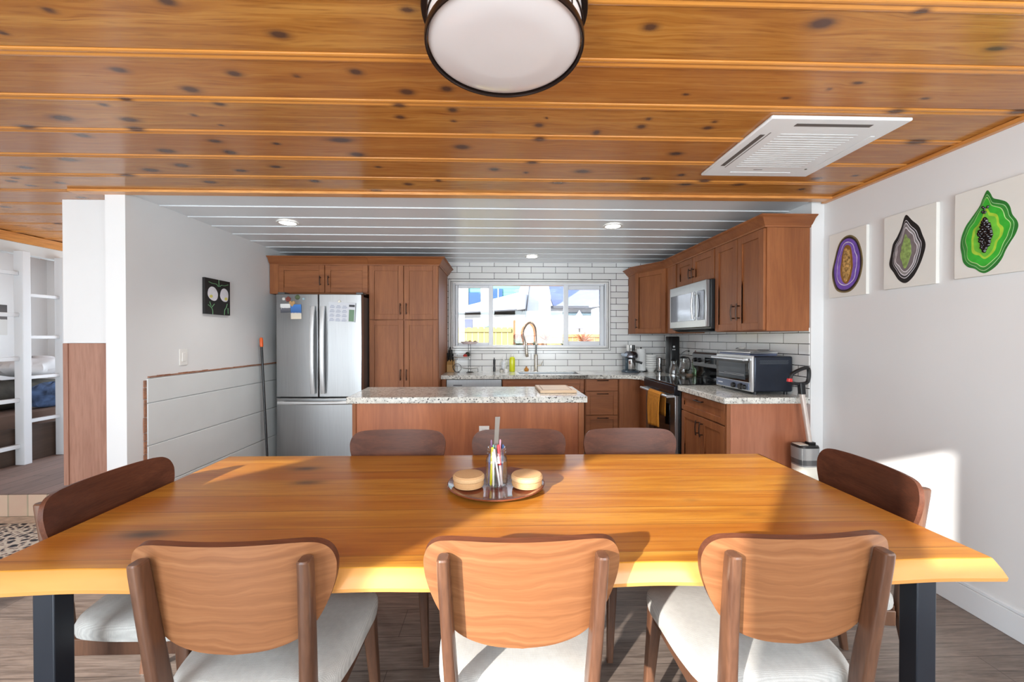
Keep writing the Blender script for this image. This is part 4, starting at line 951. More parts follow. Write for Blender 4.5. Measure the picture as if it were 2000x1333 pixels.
fruit(-0.402, 4.985, 1.0875, 0.031, flat('dark_avocado', c(58, 58, 36), .6), 'dark green avocado behind the tomato on the stand', 'avocado', 1.1)
def bottle(name, label, x, y, prof, mat, cap=None, capm=None, cat='bottle'):
    r = thing(name, label, cat, (x, y, K)); obj('body', MB().lathe((x, y, K), prof, 24), mat, r, 0, True)
    if cap: obj('cap', MB().lathe((x, y, K), cap, 18), capm, r, 0, True)
    return r
bottle('pepper_mill', 'slim black pepper mill standing left of the soap bottles', -0.075, 5.06, [(0.016, 0), (0.016, 0.05), (0.012, 0.07), (0.015, 0.10), (0.015, 0.15), (0.004, 0.16)], BLACK, [(0.004, 0.1605), (0.006, 0.168), (0.001, 0.176)], BLACK, 'pepper mill')
bottle('soap_dispenser', 'clear pump bottle between the black mill and the yellow bottle', 0.045, 5.07, [(0.032, 0), (0.034, 0.02), (0.034, 0.11), (0.012, 0.135), (0.010, 0.15)], flat('frosted_clear_plastic', c(216, 218, 220), .2), [(0.012, 0.1505), (0.012, 0.165), (0.004, 0.166), (0.004, 0.19), (0.001, 0.19)], OUTW)
bottle('dish_soap_bottle', 'bright yellow-green dish soap bottle with white cap', 0.150, 5.06, [(0.033, 0), (0.036, 0.01), (0.036, 0.15), (0.030, 0.175), (0.014, 0.185)], flat('yellow_green_liquid', c(212, 216, 36), .2), [(0.014, 0.1855), (0.016, 0.19), (0.014, 0.215), (0.001, 0.216)], OUTW)
sc = bottle('salt_jar', 'small clear jar at the front left of the sink', 0.015, 4.90, [(0.020, 0), (0.022, 0.01), (0.022, 0.040)], flat('pale_glass', c(190, 186, 176), .2), [(0.022, 0.0405), (0.020, 0.046), (0.001, 0.048)], BLACK, 'jar')
bottle('salt_jar', 'small white pot beside the yellow soap bottle', 0.072, 4.90, [(0.022, 0), (0.026, 0.012), (0.024, 0.034)], OUTW, [(0.024, 0.0345), (0.018, 0.043), (0.001, 0.046)], OUTW, 'jar')
bottle('amber_bottle', 'small round amber bottle behind the sink left of the faucet', 0.33, 5.09, [(0.020, 0), (0.030, 0.012), (0.030, 0.028), (0.014, 0.045), (0.009, 0.05)], flat('amber_glass', c(206, 140, 60), .15), [(0.010, 0.0505), (0.010, 0.062), (0.001, 0.063)], flat('copper_cap', c(170, 110, 70), .3, .7))
fa = thing('kitchen_faucet', 'tall brushed spring-neck faucet in front of the window', 'faucet', (0.445, 5.085, K))
FXc, FYc = 0.452, 5.09
obj('body', MB().lathe((FXc, FYc, K), [(0.030, 0), (0.030, 0.006), (0.019, 0.010), (0.019, 0.20), (0.016, 0.215), (0.0, 0.216)], 24), NICKEL, fa, 0, True)
arc = [(FXc, FYc, K+0.216), (FXc+0.002, FYc, 1.30), (FXc-0.002, FYc, 1.40)]
arc = catmull([(FXc, FYc, 1.12), (FXc+0.003, FYc, 1.25), (FXc, FYc, 1.38), (FXc-0.02, FYc-0.01, 1.475), (FXc-0.075, FYc-0.03, 1.520), (FXc-0.135, FYc-0.055, 1.475), (FXc-0.165, FYc-0.07, 1.39), (FXc-0.145, FYc-0.07, 1.29), (FXc-0.128, FYc-0.07, 1.23)], 10, closed=False)
obj('hose', MB().tube(arc, 0.0075, 10), DSTEEL, fa, 0, True)
hel = []; A_ = [Vector(p) for p in arc[8:]]
tot = len(A_)
for i in range(tot-1):
    for q in range(8):
        t = q/8; p = A_[i].lerp(A_[i+1], t); tg = (A_[i+1]-A_[i]).normalized(); n1_ = tg.cross(Vector((0, 1, 0))).normalized(); n2_ = tg.cross(n1_)
        a = (i+t)*1.25*2*PI; hel.append(p+n1_*math.cos(a)*0.0115+n2_*math.sin(a)*0.0115)
obj('spring', MB().tube(hel, 0.0022, 5), NICKEL, fa, 0, True)
obj('spray_head', MB().tube([(FXc-0.128, FYc-0.07, 1.235), (FXc-0.125, FYc-0.07, 1.17), (FXc-0.118, FYc-0.07, 1.10), (FXc-0.117, FYc-0.07, 1.09)], [0.014, 0.015, 0.019, 0.016], 16), NICKEL, fa, 0, True)
obj('support_arm', MB().tube([(FXc, FYc, 1.255), (FXc-0.13, FYc-0.07, 1.255)], 0.004, 8).lathe((FXc-0.128, FYc-0.07, 1.245), [(0.017, 0), (0.02, 0), (0.02, 0.02), (0.017, 0.02)], 16, ring=True).cyl((FXc, FYc, 1.24), (FXc, FYc, 1.27), 0.013, n=16), NICKEL, fa, 0, True)
obj('lever', MB().cyl((FXc+0.015, FYc-0.005, K+0.07), (FXc+0.065, FYc-0.01, K+0.075), 0.008, n=12).cyl((FXc+0.06, FYc-0.01, K+0.075), (FXc+0.082, FYc-0.015, K+0.125), 0.0045, n=10), NICKEL, fa, 0, True)
# cutting board on island
cb_ = thing('cutting_board', 'pale cutting board with juice groove on the island worktop', 'cutting board', (0.44, 3.2, K))
b = MB().prism([(0.305, 3.075), (0.585, 3.065), (0.560, 3.42), (0.295, 3.425)], 'z', K+0.001, K+0.022)
obj('board', b, wood('maple_board', c(222, 196, 164), c(206, 172, 136), 'x', 1.2, 0.5), cb_, 0.004)
obj('juice_groove', frame(MB(), 0.325, 0.555, 0, 0.01, 0.0, 0, 0) if False else MB().box(0.325, 0.555, 3.095, 3.101, K+0.0222, K+0.0228).box(0.325, 0.331, 3.101, 3.39, K+0.0222, K+0.0228).box(0.549, 0.555, 3.101, 3.39, K+0.0222, K+0.0228).box(0.325, 0.555, 3.39, 3.396, K+0.0222, K+0.0228), flat('groove_brown', c(150, 112, 80), .6), cb_)
# kitchen machine
km = thing('kitchen_machine', 'grey-blue espresso machine with chrome head right of the window', 'coffee machine', (1.63, 4.95, K))
KG = flat('slate_grey_shell', c(70, 82, 92), 0.3, 0.3)
obj('base', MB().lathe((1.60, 4.93, K), [(0.105, 0), (0.108, 0.01), (0.10, 0.024), (0, 0.026)], 32), KG, km, 0, True)
obj('column', MB().box(1.525, 1.565, 4.88, 5.02, K+0.02, 1.10), flat('smoked_tank', c(66, 80, 88), 0.1, .1), km, 0.012)
obj('head', MB().lathe((1.605, 4.93, 1.075), [(0.070, 0), (0.086, 0.012), (0.088, 0.045), (0.070, 0.075), (0.045, 0.088), (0, 0.092)], 32), flat('gunmetal_head', c(112, 112, 118), 0.18, 0.9), km, 0, True)
obj('top_shell', MB().box(1.512, 1.585, 4.87, 5.03, 1.10, 1.135), flat('ice_blue_shell', c(176, 190, 206), .25), km, 0.01)
b = MB().lathe((1.605, 4.93, K+0.027), [(0.062, 0), (0.066, 0.01), (0.066, 0.13), (0.058, 0.14)], 24)
obj('carafe', b, CHROME, km, 0, True)
obj('filter_holder', MB().tube([(1.60, 4.85, 1.050), (1.67, 4.82, 1.035), (1.705, 4.81, 1.022)], [0.012, 0.013, 0.015], 10).lathe((1.605, 4.93, 1.042), [(0.05, 0), (0.06, 0.012), (0.06, 0.03), (0, 0.032)], 20), BLACK, km, 0, True)
for k, (x, m_) in enumerate(((1.575, OUTW), (1.612, CHROME), (1.640, BLACK))):
    g_ = 'attachments on top of the coffee machine'
    o = obj('coffee_cup', MB().lathe((x, 4.94, 1.1675), [(0.016, 0), (0.019, 0.03), (0.019, 0.068), (0.016, 0.072), (0, 0.072)], 18), m_, None, 0, True)
    tag(o, ('white', 'chrome', 'black')[k]+' cup on top of the grey-blue espresso machine', 'cup', g_)
pt = thing('paper_towel_roll', 'white paper towel roll on a holder beside the espresso machine', 'paper towel', (1.765, 5.02, K))
obj('holder', MB().lathe((1.765, 5.02, K), [(0.075, 0), (0.075, 0.010), (0.008, 0.012), (0.006, 0.295), (0.012, 0.30), (0.001, 0.308)], 24), BLACK, pt, 0, True)
obj('roll', MB().lathe((1.765, 5.02, K+0.013), [(0.018, 0), (0.056, 0), (0.056, 0.272), (0.018, 0.272)], 28, ring=True), flat('paper_towel_white', c(238, 238, 236), 0.9, bump=0.2), pt, 0, True)
for k in range(7):
    z = K+0.002+k*0.0295 if k else K+0.001
    if k == 0: prof = [(0.035, 0), (0.038, 0.004), (0.066, 0.042), (0.068, 0.046), (0.060, 0.046), (0.03, 0.008), (0, 0.008)]; zz_ = K
    else: prof = [(0.060, 0), (0.069, 0.004), (0.071, 0.026), (0.066, 0.026), (0.057, 0.006), (0, 0.006)]; zz_ = K+0.0465+(k-1)*0.027
    o = obj('bowl', MB().lathe((1.890, 5.03, zz_), prof, 28), PORC, None, 0, True)
    tag(o, 'white bowl, %s of the stack beside the paper towel roll' % ('lowest', 'second from the bottom', 'third from the bottom', 'middle one', 'third from the top', 'second from the top', 'topmost')[k], 'bowl', 'stack of white bowls by the paper towels')
cs = thing('steel_canister', 'slim stainless cylinder between the bowls and the black grinder', 'canister', (2.02, 4.98, K))
obj('body', MB().lathe((1.985, 4.98, K), [(0.030, 0), (0.031, 0.004), (0.031, 0.17), (0.024, 0.178), (0, 0.18)], 24), CHROME, cs, 0, True)
obj('base_ring', MB().lathe((1.985, 4.98, K), [(0.0312, 0.001), (0.033, 0.001), (0.033, 0.010), (0.0312, 0.010)], 24, ring=True), BLACK, cs)
cg = thing('coffee_grinder', 'tall black coffee grinder tower in the worktop corner', 'coffee grinder', (2.06, 4.75, K))
obj('tower', MB().loft([((2.055, 4.77, K), .060, .070, .02), ((2.055, 4.77, 1.335), .060, .070, .02), ((2.055, 4.77, 1.345), .055, .065, .02)]), BLACK, cg, 0, True)
obj('dial', MB().tube([(2.04, 4.699, 1.225), (2.04, 4.690, 1.225)], 0.011, 16).tube([(2.03, 4.699, 1.19), (2.03, 4.692, 1.19)], 0.007, 12).tube([(2.05, 4.699, 1.19), (2.05, 4.692, 1.19)], 0.007, 12), HS, cg, 0, True)
GLS = glassy('clear_glass', (0.985, 0.99, 0.988, 1), 0.05)
kt = thing('glass_pitcher', 'clear glass pitcher with black lid and looped handle by the stove', 'pitcher', (2.08, 4.56, K))
obj('body', MB().lathe((2.085, 4.54, K), [(0.045, 0), (0.060, 0.02), (0.062, 0.06), (0.045, 0.12), (0.036, 0.16), (0.040, 0.19), (0.037, 0.19), (0.033, 0.16), (0.042, 0.12), (0.058, 0.06), (0.056, 0.024), (0, 0.01)], 28), GLS, kt, 0, True)
obj('coffee', MB().lathe((2.085, 4.54, K+0.012), [(0.0, 0.0), (0.050, 0.006), (0.056, 0.03), (0.056, 0.055), (0, 0.055)], 24), flat('dark_coffee', c(66, 50, 38), .15), kt, 0, True)
obj('lid', MB().lathe((2.085, 4.54, K+0.1905), [(0.041, 0), (0.043, 0.012), (0.02, 0.022), (0, 0.024)], 24), BLACK, kt, 0, True)
obj('handle', MB().tube(catmull([(2.085, 4.50, K+0.195), (2.10, 4.455, K+0.20), (2.11, 4.43, K+0.15), (2.105, 4.44, K+0.07), (2.09, 4.475, K+0.06)], 5, closed=False), 0.006, 8).tube(catmull([(2.03, 4.50, K+0.205), (2.05, 4.50, K+0.25), (2.09, 4.50, K+0.275), (2.125, 4.50, K+0.27)], 5, closed=False), 0.003, 6).ball((2.125, 4.50, K+0.272), 0.010), BLACK, kt, 0, True)
k2 = thing('glass_carafe', 'rounded glass carafe in front of the black grinder', 'carafe', (2.00, 4.55, K))
obj('body', MB().lathe((1.955, 4.50, K), [(0.040, 0), (0.052, 0.015), (0.052, 0.06), (0.034, 0.12), (0.030, 0.15), (0.034, 0.165), (0.031, 0.165), (0.027, 0.15), (0.031, 0.12), (0.048, 0.06), (0.048, 0.02), (0, 0.008)], 28), GLS, k2, 0, True)
obj('base', MB().lathe((1.955, 4.50, K), [(0.0525, 0.001), (0.056, 0.001), (0.056, 0.014), (0.0525, 0.014)], 24, ring=True), CHROME, k2, 0, True)
obj('lid', MB().lathe((1.955, 4.50, K+0.1655), [(0.035, 0), (0.036, 0.008), (0.012, 0.018), (0, 0.02)], 20), BLACK, k2, 0, True)
wb = thing('oil_bottle', 'green-brown glass oil bottle with brown neck by the backguard', 'bottle', (2.14, 4.36, K))
obj('body', MB().lathe((2.135, 4.365, K), [(0.036, 0), (0.038, 0.006), (0.038, 0.15)], 24), glassy('greenish_glass', (0.55, 0.75, 0.55, 1), 0.14), wb, 0, True)
obj('shoulder', MB().lathe((2.135, 4.365, K), [(0.038, 0.1505), (0.034, 0.185), (0.015, 0.215), (0.012, 0.245), (0, 0.246)], 24), flat('olive_brown_glass', c(84, 66, 34), .12), wb, 0, True)
obj('cork', MB().lathe((2.135, 4.365, K), [(0.012, 0.2465), (0.012, 0.27), (0.005, 0.272), (0.004, 0.285), (0, 0.286)], 16), flat('red_brown_cork', c(120, 60, 46), .5), wb, 0, True)
tag(obj('condiment_dish', MB().lathe((2.075, 4.37, K), [(0.028, 0), (0.040, 0.026), (0.036, 0.026), (0.025, 0.004), (0, 0.004)], 24), flat('brown_stoneware', c(150, 126, 108), .4), None, 0, True), 'small brown dish in front of the oil bottle', 'dish')
# ------------------------------------------------------------------ centrepiece on the table
TZ = 0.748
sv = tag(obj('serving_tray', MB().lathe((-0.016, 1.577, TZ), [(0.10, 0), (0.115, 0.001), (0.165, 0.006), (0.186, 0.016), (0.189, 0.018), (0.185, 0.021), (0.160, 0.013), (0.120, 0.009), (0, 0.008)], 56), wood('reddish_walnut_tray', c(140, 78, 52), c(110, 58, 38), 'x', 2, 0.12, 0.4, c(78, 40, 26)), None, 0, True), 'round shallow reddish-brown wooden tray in the middle of the table', 'tray')
JX, JY, JZ = -0.014, 1.560, TZ+0.0095
jr = thing('glass_jar', 'clear mason jar full of pens on the round tray', 'jar', (JX, JY, JZ))
obj('glass', MB().lathe((JX, JY, JZ), [(0, 0.0), (0.034, 0.0), (0.041, 0.006), (0.0425, 0.02), (0.0425, 0.095), (0.040, 0.108), (0.034, 0.118), (0.0335, 0.125), (0.0365, 0.127), (0.0365, 0.130), (0.0335, 0.132), (0.0335, 0.137), (0.036, 0.139), (0.036, 0.142), (0.033, 0.144), (0.033, 0.150), (0.031, 0.150), (0.031, 0.118), (0.037, 0.106), (0.0395, 0.095), (0.0395, 0.02), (0.037, 0.008), (0, 0.006)], 36), GLS, jr, 0, True)
pens = [('yellow highlighter with yellow tip standing left in the jar', c(232, 222, 40), (-0.022, -0.018), (-0.016, -0.014), .145, .0055, 0.35),
        ('blue capped pen low on the left inside the jar', c(84, 104, 180), (-0.030, -0.004), (-0.026, 0.004), .115, .0045, .4),
        ('red marker pen in the right half of the jar', c(214, 56, 64), (0.020, -0.020), (0.006, -0.014), .155, .0055, .5),
        ('white pen leaning across the middle of the jar', c(232, 232, 232), (0.012, -0.024), (-0.010, -0.020), .140, .0045, .3),
        ('white pen with yellow end at the front of the jar', c(238, 236, 226), (-0.012, -0.026), (-0.014, -0.018), .130, .0045, .2),
        ('grey mechanical pencil rising in the middle of the jar', c(150, 152, 156), (0.000, 0.010), (-0.002, -0.002), .150, .0045, .25),
        ('pink pencil standing behind the red marker', c(216, 140, 160), (0.012, 0.010), (0.014, 0.012), .168, .0038, .15),
        ('purple pencil sticking up at the left back of the jar', c(120, 84, 120), (-0.018, 0.014), (-0.021, 0.014), .166, .0038, .15),
        ('dark blue pen at the right rim of the jar', c(40, 78, 130), (0.018, 0.014), (0.025, 0.006), .150, .0045, .4),
        ('black pen leaning behind the grey pencil', c(34, 34, 38), (0.002, 0.024), (0.018, 0.014), .158, .004, .3),
        ('mint green pen left of the middle of the jar', c(130, 196, 170), (-0.006, 0.026), (-0.012, 0.010), .148, .004, .3)]
for lab, col, b0, b1, L, r, cf in pens:
    p0 = Vector((JX+b0[0], JY+b0[1], JZ+0.008)); p1 = Vector((JX+b1[0], JY+b1[1], JZ+0.008+L))
    pn_ = thing('pen', lab, 'pen', p0, 'pens and pencils in the jar')
    mm = flat('pen_'+lab.split()[0], col, 0.35)
    obj('barrel', MB().tube([p0.lerp(p1, 0.0), p0.lerp(p1, 0.04), p0.lerp(p1, 1-cf)], [r*0.4, r*0.9, r*0.9], 10), mm if cf < .45 else flat('pen_barrel_pale', c(224, 214, 214), .35), pn_, 0, True)
    obj('cap', MB().tube([p0.lerp(p1, 1-cf), p0.lerp(p1, 0.97), p1], [r, r, r*0.6], 10), mm, pn_, 0, True)
p0 = Vector((JX-0.008, JY+0.006, JZ+0.06)); p1 = Vector((JX+0.004, JY+0.022, JZ+0.262))
tag(obj('metal_ruler', MB().add([(p.x+sx_*w, p.y+t_, p.z) for p, w in ((p0, .008), (p0.lerp(p1, .7), .0085), (p1, .0095)) for sx_, t_ in ((-1, 0), (1, 0), (1, .002), (-1, .002))],
    [(3, 2, 1, 0), (8, 9, 10, 11)]+[(a+i, a+(i+1) % 4, a+4+(i+1) % 4, a+4+i) for a in (0, 4) for i in range(4)]), flat('worn_grey_metal', c(140, 132, 124), 0.3, 0.7)), 'tall flat grey metal blade rising high out of the jar', 'ruler')
COIL = M('coiled_straw', 0.8); cv = COIL.coord('Object'); w_ = COIL.node('ShaderNodeTexWave', {'wave_type': 'RINGS', 'rings_direction': 'Z'}, Vector=cv, Scale=60.0, Distortion=0.6).outputs['Fac']
n_ = COIL.noise(cv, 220, 3)
COIL.color(COIL.mix(COIL.math('ADD', COIL.math('MULTIPLY', w_, .5), COIL.math('MULTIPLY', n_, .5)), c(188, 140, 90), c(216, 182, 138))); COIL.bump(n_, .5, .001)
for cx_, cy_, lab in ((-0.121, 1.552, 'round woven box with ringed lid, left of the jar'), (0.102, 1.548, 'round woven box with pale lid, right of the jar')):
    bx = thing('woven_box', lab, 'box', (cx_, cy_, TZ+0.010), 'round woven boxes on the tray')
    obj('base', MB().lathe((cx_, cy_, TZ+0.0135), [(0.050, 0), (0.056, 0.003), (0.0585, 0.012), (0.057, 0.024), (0, 0.024)], 40), COIL.m, bx, 0, True)
    obj('lid', MB().lathe((cx_, cy_, TZ+0.0135), [(0.0575, 0.0245), (0.0605, 0.030), (0.0600, 0.040), (0.055, 0.046), (0.03, 0.048), (0, 0.048)], 40), COIL.m, bx, 0, True)
# ------------------------------------------------------------------ ceiling fittings
lp = thing('ceiling_lamp', 'large round drum ceiling lamp with white glass and dark bronze rings', 'ceiling lamp', (0.013, 1.19, 2.16))
BR = flat('dark_bronze', c(48, 36, 32), 0.3, 0.7); OPAL = flat('opal_glass', c(214, 206, 204), 0.12, var=0.01)
LXc, LYc = 0.013, 1.19
obj('top_ring', MB().lathe((LXc, LYc, 2.262), [(0.205, 0), (0.238, 0), (0.240, 0.004), (0.240, 0.026), (0.205, 0.026)], 72, ring=True), BR, lp, 0, True)
obj('diffuser', MB().lathe((LXc, LYc, 2.168), [(0.001, 0.0), (0.12, 0.001), (0.205, 0.004), (0.219, 0.010), (0.222, 0.020), (0.222, 0.094), (0.001, 0.094)], 72), OPAL, lp, 0, True)
obj('bottom_ring', MB().lathe((LXc, LYc, 2.168), [(0.2225, 0.006), (0.222, 0.003), (0.2245, 0.0), (0.2285, 0.0), (0.2300, 0.004), (0.2300, 0.016), (0.2285, 0.020), (0.2225, 0.020)], 72, ring=True), BR, lp, 0, True)
obj('middle_ring', MB().lathe((LXc, LYc, 2.222), [(0.2225, 0), (0.2265, 0), (0.2265, 0.003), (0.2225, 0.003)], 72, ring=True), BR, lp, 0, True)
for k in range(12):
    a = 2*PI*k/12+0.35; obj('rod', MB().cyl((LXc+0.2255*math.cos(a), LYc+0.2255*math.sin(a), 2.186), (LXc+0.2255*math.cos(a), LYc+0.2255*math.sin(a), 2.263), 0.0018, n=6), BR, lp)
ac = thing('air_conditioner', 'white square cassette air conditioner in the wooden ceiling', 'air conditioner', (1.48, 2.025, 2.275))
ACM = flat('white_ac_plastic', c(226, 226, 226), 0.4, var=0.01); AX0, AX1, AY0, AY1 = 1.168, 1.794, 1.712, 2.332
DK = flat('dark_louvre_gap', c(92, 86, 82), .5)
obj('panel', MB().box(AX0, AX1, AY0, AY1, 2.274, 2.2899), ACM, ac, 0.006)
obj('louvre', MB().box(AX0+0.14, AX1-0.14, AY0+0.040, AY0+0.062, 2.2728, 2.2738), DK, ac)
obj('louvre', MB().box(AX0+0.040, AX0+0.062, AY0+0.14, AY1-0.14, 2.2728, 2.2738).box(AX0+0.074, AX0+0.078, AY0+0.12, AY1-0.12, 2.2728, 2.2738), DK, ac)
obj('louvre', MB().box(AX0+0.14, AX1-0.14, AY1-0.062, AY1-0.040, 2.2715, 2.2735), ACM, ac, 0.0008)
obj('louvre', MB().box(AX1-0.062, AX1-0.040, AY0+0.14, AY1-0.14, 2.2715, 2.2735), ACM, ac, 0.0008)
b = MB()
for k in range(16): b.box(AX0+0.13, AX1-0.13, AY0+0.13+k*0.0235, AY0+0.13+k*0.0235+0.012, 2.2722, 2.2738)
obj('intake_grille', b, flat('grille_white', c(218, 218, 218), .5), ac, 0.001)
obj('sensor', MB().cyl((AX1-0.085, AY1-0.11, 2.2738), (AX1-0.085, AY1-0.11, 2.2715), 0.006, n=12), DK, ac)
obj('logo_mark', MB().box(1.42, 1.47, AY1-0.098, AY1-0.094, 2.2726, 2.2738), DK, ac)
LED = emit('warm_led', (1.0, 0.96, 0.88, 1), 9)
for k, (x, y, z, lab) in enumerate(((-1.766, 3.425, CZ, 'recessed round downlight in the white ceiling, on the left'), (0.964, 3.445, CZ, 'recessed round downlight in the white ceiling, on the right'), (0.374, 4.769, CZ, 'recessed round downlight in the white ceiling above the sink'))):
    dlr = thing('ceiling_downlight', lab, 'downlight', (x, y, z-0.01), 'recessed downlights in the kitchen ceiling')
    obj('trim_ring', MB().lathe((x, y, z-0.0080), [(0.064, 0), (0.083, 0), (0.085, 0.003), (0.085, 0.0045), (0.064, 0.0045)], 36, ring=True), OUTW, dlr, 0, True)
    obj('lens', MB().lathe((x, y, z-0.0070), [(0.001, 0), (0.0635, 0), (0.0635, 0.003), (0.001, 0.003)], 36), LED, dlr)
    l = bpy.data.lights.new('downlight', 'SPOT'); l.shadow_soft_size = 0.06; l.spot_size = 2.0; l.spot_blend = 1.0; l.energy = (62, 62, 34)[k]; l.color = (1, 0.97, 0.93)
    lo = bpy.data.objects.new('downlight', l); COL.objects.link(lo); lo.location = (x, y, z-0.02)
# ------------------------------------------------------------------ art
def art_right(name, label, y0, y1, z0, z1, outl, layers, cy_, ay0, ay1, az0, az1):
    a = thing(name, label, 'painting', (RX, (y0+y1)/2, z0), 'resin pictures on the right wall')
    obj('canvas', MB().box(RX-0.020, RX-0.0002, y0, y1, z0, z1), CANVAS, a, 0.002)
    xs = [p[0] for p in outl]; zs = [p[1] for p in outl]; X0, X1, Z0, Z1 = min(xs), max(xs), min(zs), max(zs)
    mp = lambda p: (ay0+(p[0]-X0)/(X1-X0)*(ay1-ay0), az1+(p[1]-Z0)/(Z1-Z0)*(az0-az1))
    pts = [mp(p) for p in catmull(outl, 5)]
    cy2, cz2 = mp(cy_)
    d = 0.020
    for nm, sy, sz_, wob, mat, th in layers:
        q = []
        for i, (y, z) in enumerate(pts):
            an = math.atan2(z-cz2, y-cy2); w = 1+wob*math.sin(an*5+sy*9)+wob*0.6*math.sin(an*9+2)
            q.append((cy2+(y-cy2)*sy*w, cz2+(z-cz2)*sz_*w))
        obj(nm, MB().prism(q, 'x', RX-d-th, RX-d+0.0002), mat, a); d += th
    return a, d, mp
G_ = lambda n, r, g, b_: flat('paint_'+n, c(r, g, b_), 0.45, var=0.18, scale=26)
o1 = [(390,565),(340,585),(300,640),(265,760),(240,880),(250,980),(290,1070),(370,1100),(440,1080),(500,1000),(530,880),(525,760),(490,640),(440,580)]
o2 = [(950,375),(1000,440),(1060,510),(1090,590),(1120,690),(1100,790),(1060,890),(1010,970),(945,1015),(880,980),(830,900),(785,820),(800,720),(820,620),(860,560),(900,480),(925,400)]
o3 = [(485,60),(530,110),(570,190),(650,235),(740,290),(790,370),(820,480),(880,580),(895,660),(860,760),(800,850),(740,950),(690,1060),(600,1160),(480,1220),(400,1200),(320,1140),(220,1100),(150,1020),(125,900),(105,780),(120,640),(180,500),(270,390),(380,260),(430,150)]
LN = G_('white_line', 224, 220, 226)
art_right('geode_painting', 'purple and gold oval resin painting, farthest along the right wall', 2.437, 2.721, 1.600, 2.030, o1,
  [('olive_rim', 1, 1, 0, G_('olive', 118, 104, 66), .001), ('black_ring', .93, .95, 0, G_('black', 46, 38, 40), .0006), ('purple_field', .84, .89, .01, G_('purple', 112, 82, 176), .0006),
   ('white_line', .66, .76, .03, LN, .0004), ('inner_purple', .63, .735, .03, G_('purple_light', 128, 98, 190), .0005), ('gold_rim', .40, .68, .02, G_('gold_brown', 140, 98, 40), .0006), ('crystal_centre', .27, .58, .06, None, .001)] [:6]+
  [('crystal_centre', .27, .58, .06, flat('crystal_gold', c(176, 140, 84), .4, var=.75, scale=60), .002)], (388, 830), 2.694, 2.462, 1.625, 1.996)
art_right('geode_painting', 'black, grey and green pointed resin painting in the middle of the three', 2.036, 2.324, 1.612, 2.035, o2,
  [('black_rim', 1, 1, 0, G_('black_rim', 20, 18, 20), .001), ('white_line', .80, .85, .02, LN, .0004), ('dark_ring', .78, .83, .02, G_('dark_grey', 52, 50, 52), .0005), ('white_line', .71, .77, .02, LN, .0004), ('grey_ring', .68, .74, .02, G_('grey', 140, 136, 136), .0005),
   ('white_line', .60, .66, .03, LN, .0004), ('mauve_field', .57, .63, .03, G_('mauve', 118, 108, 110), .0005), ('green_centre', .30, .50, .05, flat('crystal_green', c(136, 160, 90), .4, var=.4, scale=60), .002)], (950, 720), 2.288, 2.089, 1.635, 2.013)
a3, d3, mp3 = art_right('geode_painting', 'large bright green papaya-like resin painting nearest the camera', 1.640, 1.953, 1.620, 2.040, o3,
  [('green_rim', 1, 1, 0, G_('deep_green', 38, 120, 44), .001), ('white_line', .90, .92, .02, G_('pale_line', 170, 214, 160), .0004), ('mid_green', .885, .905, .02, G_('mid_green', 52, 140, 52), .0005), ('white_line', .78, .84, .03, G_('pale_line2', 190, 220, 150), .0004),
   ('bright_green', .76, .82, .03, G_('bright_green', 56, 178, 50), .0005), ('lime_band', .56, .62, .03, G_('lime', 168, 206, 60), .0005), ('leaf_field', .46, .55, .03, G_('leaf_green', 110, 196, 60), .0005), ('seed_bed', .235, .36, .04, G_('seed_bed', 22, 16, 20), .001)], (485, 700), 1.925, 1.704, 1.632, 2.014)
SEED = flat('black_seeds', c(18, 12, 16), 0.2, var=.5, scale=60)
b = MB()
for k in range(150):
    t = random.uniform(-1, 1); hw = 95*(1-abs(t)**1.8); yy, z = mp3((470+random.uniform(-hw, hw), 685+t*235)); b.ball((RX-d3, yy, z), random.uniform(.005, .009), 7, 5)
obj('seeds', b, SEED, a3, 0, True); b = MB()
for k in range(14):
    yy, z = mp3((475+random.uniform(-38, 38), 325+random.uniform(-45, 45))); b.ball((RX-d3+0.001, yy, z), random.uniform(.004, .006), 7, 5)
obj('seeds', b, SEED, a3, 0, True)
bp = thing('flower_painting', 'small black painting with two white flowers on the left kitchen wall', 'painting', (LX, 3.587, 1.53))
obj('canvas', MB().box(LX+0.0002, LX+0.022, 3.431, 3.743, 1.530, 1.833), flat('black_canvas', c(26, 24, 24), .6), bp, 0.001)
def lw(x, z): return (3.431+(x-200)/655*0.312, 1.833-(z-150)/955*0.303-(0.0))   # picture coordinates
def skew(x, z): t = (x-200)/655; return (3.431+t*0.312, 1.833-((z-(150+130*t))/((1105+50*t)-(150+130*t)))*0.303)
PETAL = flat('white_petal_paint', c(222, 220, 226), .6, var=.06, scale=30)
for ring in ([(355,395),(430,420),(490,500),(520,600),(500,720),(430,770),(340,730),(280,650),(265,560),(290,450)], [(680,445),(750,480),(795,560),(800,680),(770,780),(690,790),(620,740),(582,650),(590,560),(620,480)]):
    obj('flower', MB().prism([skew(*p) for p in catmull(ring, 4)], 'x', LX+0.0222, LX+0.0232), PETAL, bp)
YEL = flat('yellow_paint', c(216, 206, 110), .6)
for cx2, cz3 in ((345, 650), (735, 720)):
    obj('flower_centre', MB().prism([skew(cx2+42*math.cos(a), cz3+42*math.sin(a)) for a in np.linspace(0, 2*PI, 14)[:-1]], 'x', LX+0.0234, LX+0.0240), YEL, bp)
GRS = flat('green_stroke', c(96, 140, 100), .6)
for pts in ([(290,265),(380,310),(480,330),(535,395)], [(800,350),(700,375),(620,360),(570,400)], [(270,870),(340,930),(380,1010),(385,1120)], [(430,850),(360,940)], [(310,790),(345,900)], [(770,850),(740,950),(700,1010),(690,1140)], [(790,960),(795,1110)], [(545,220),(550,390)]):
    P3 = [skew(*p) for p in catmull(pts, 4, closed=False)]
    obj('stem', MB().tube([(LX+0.0225, y, z) for y, z in P3], 0.0035, 6), GRS, bp)
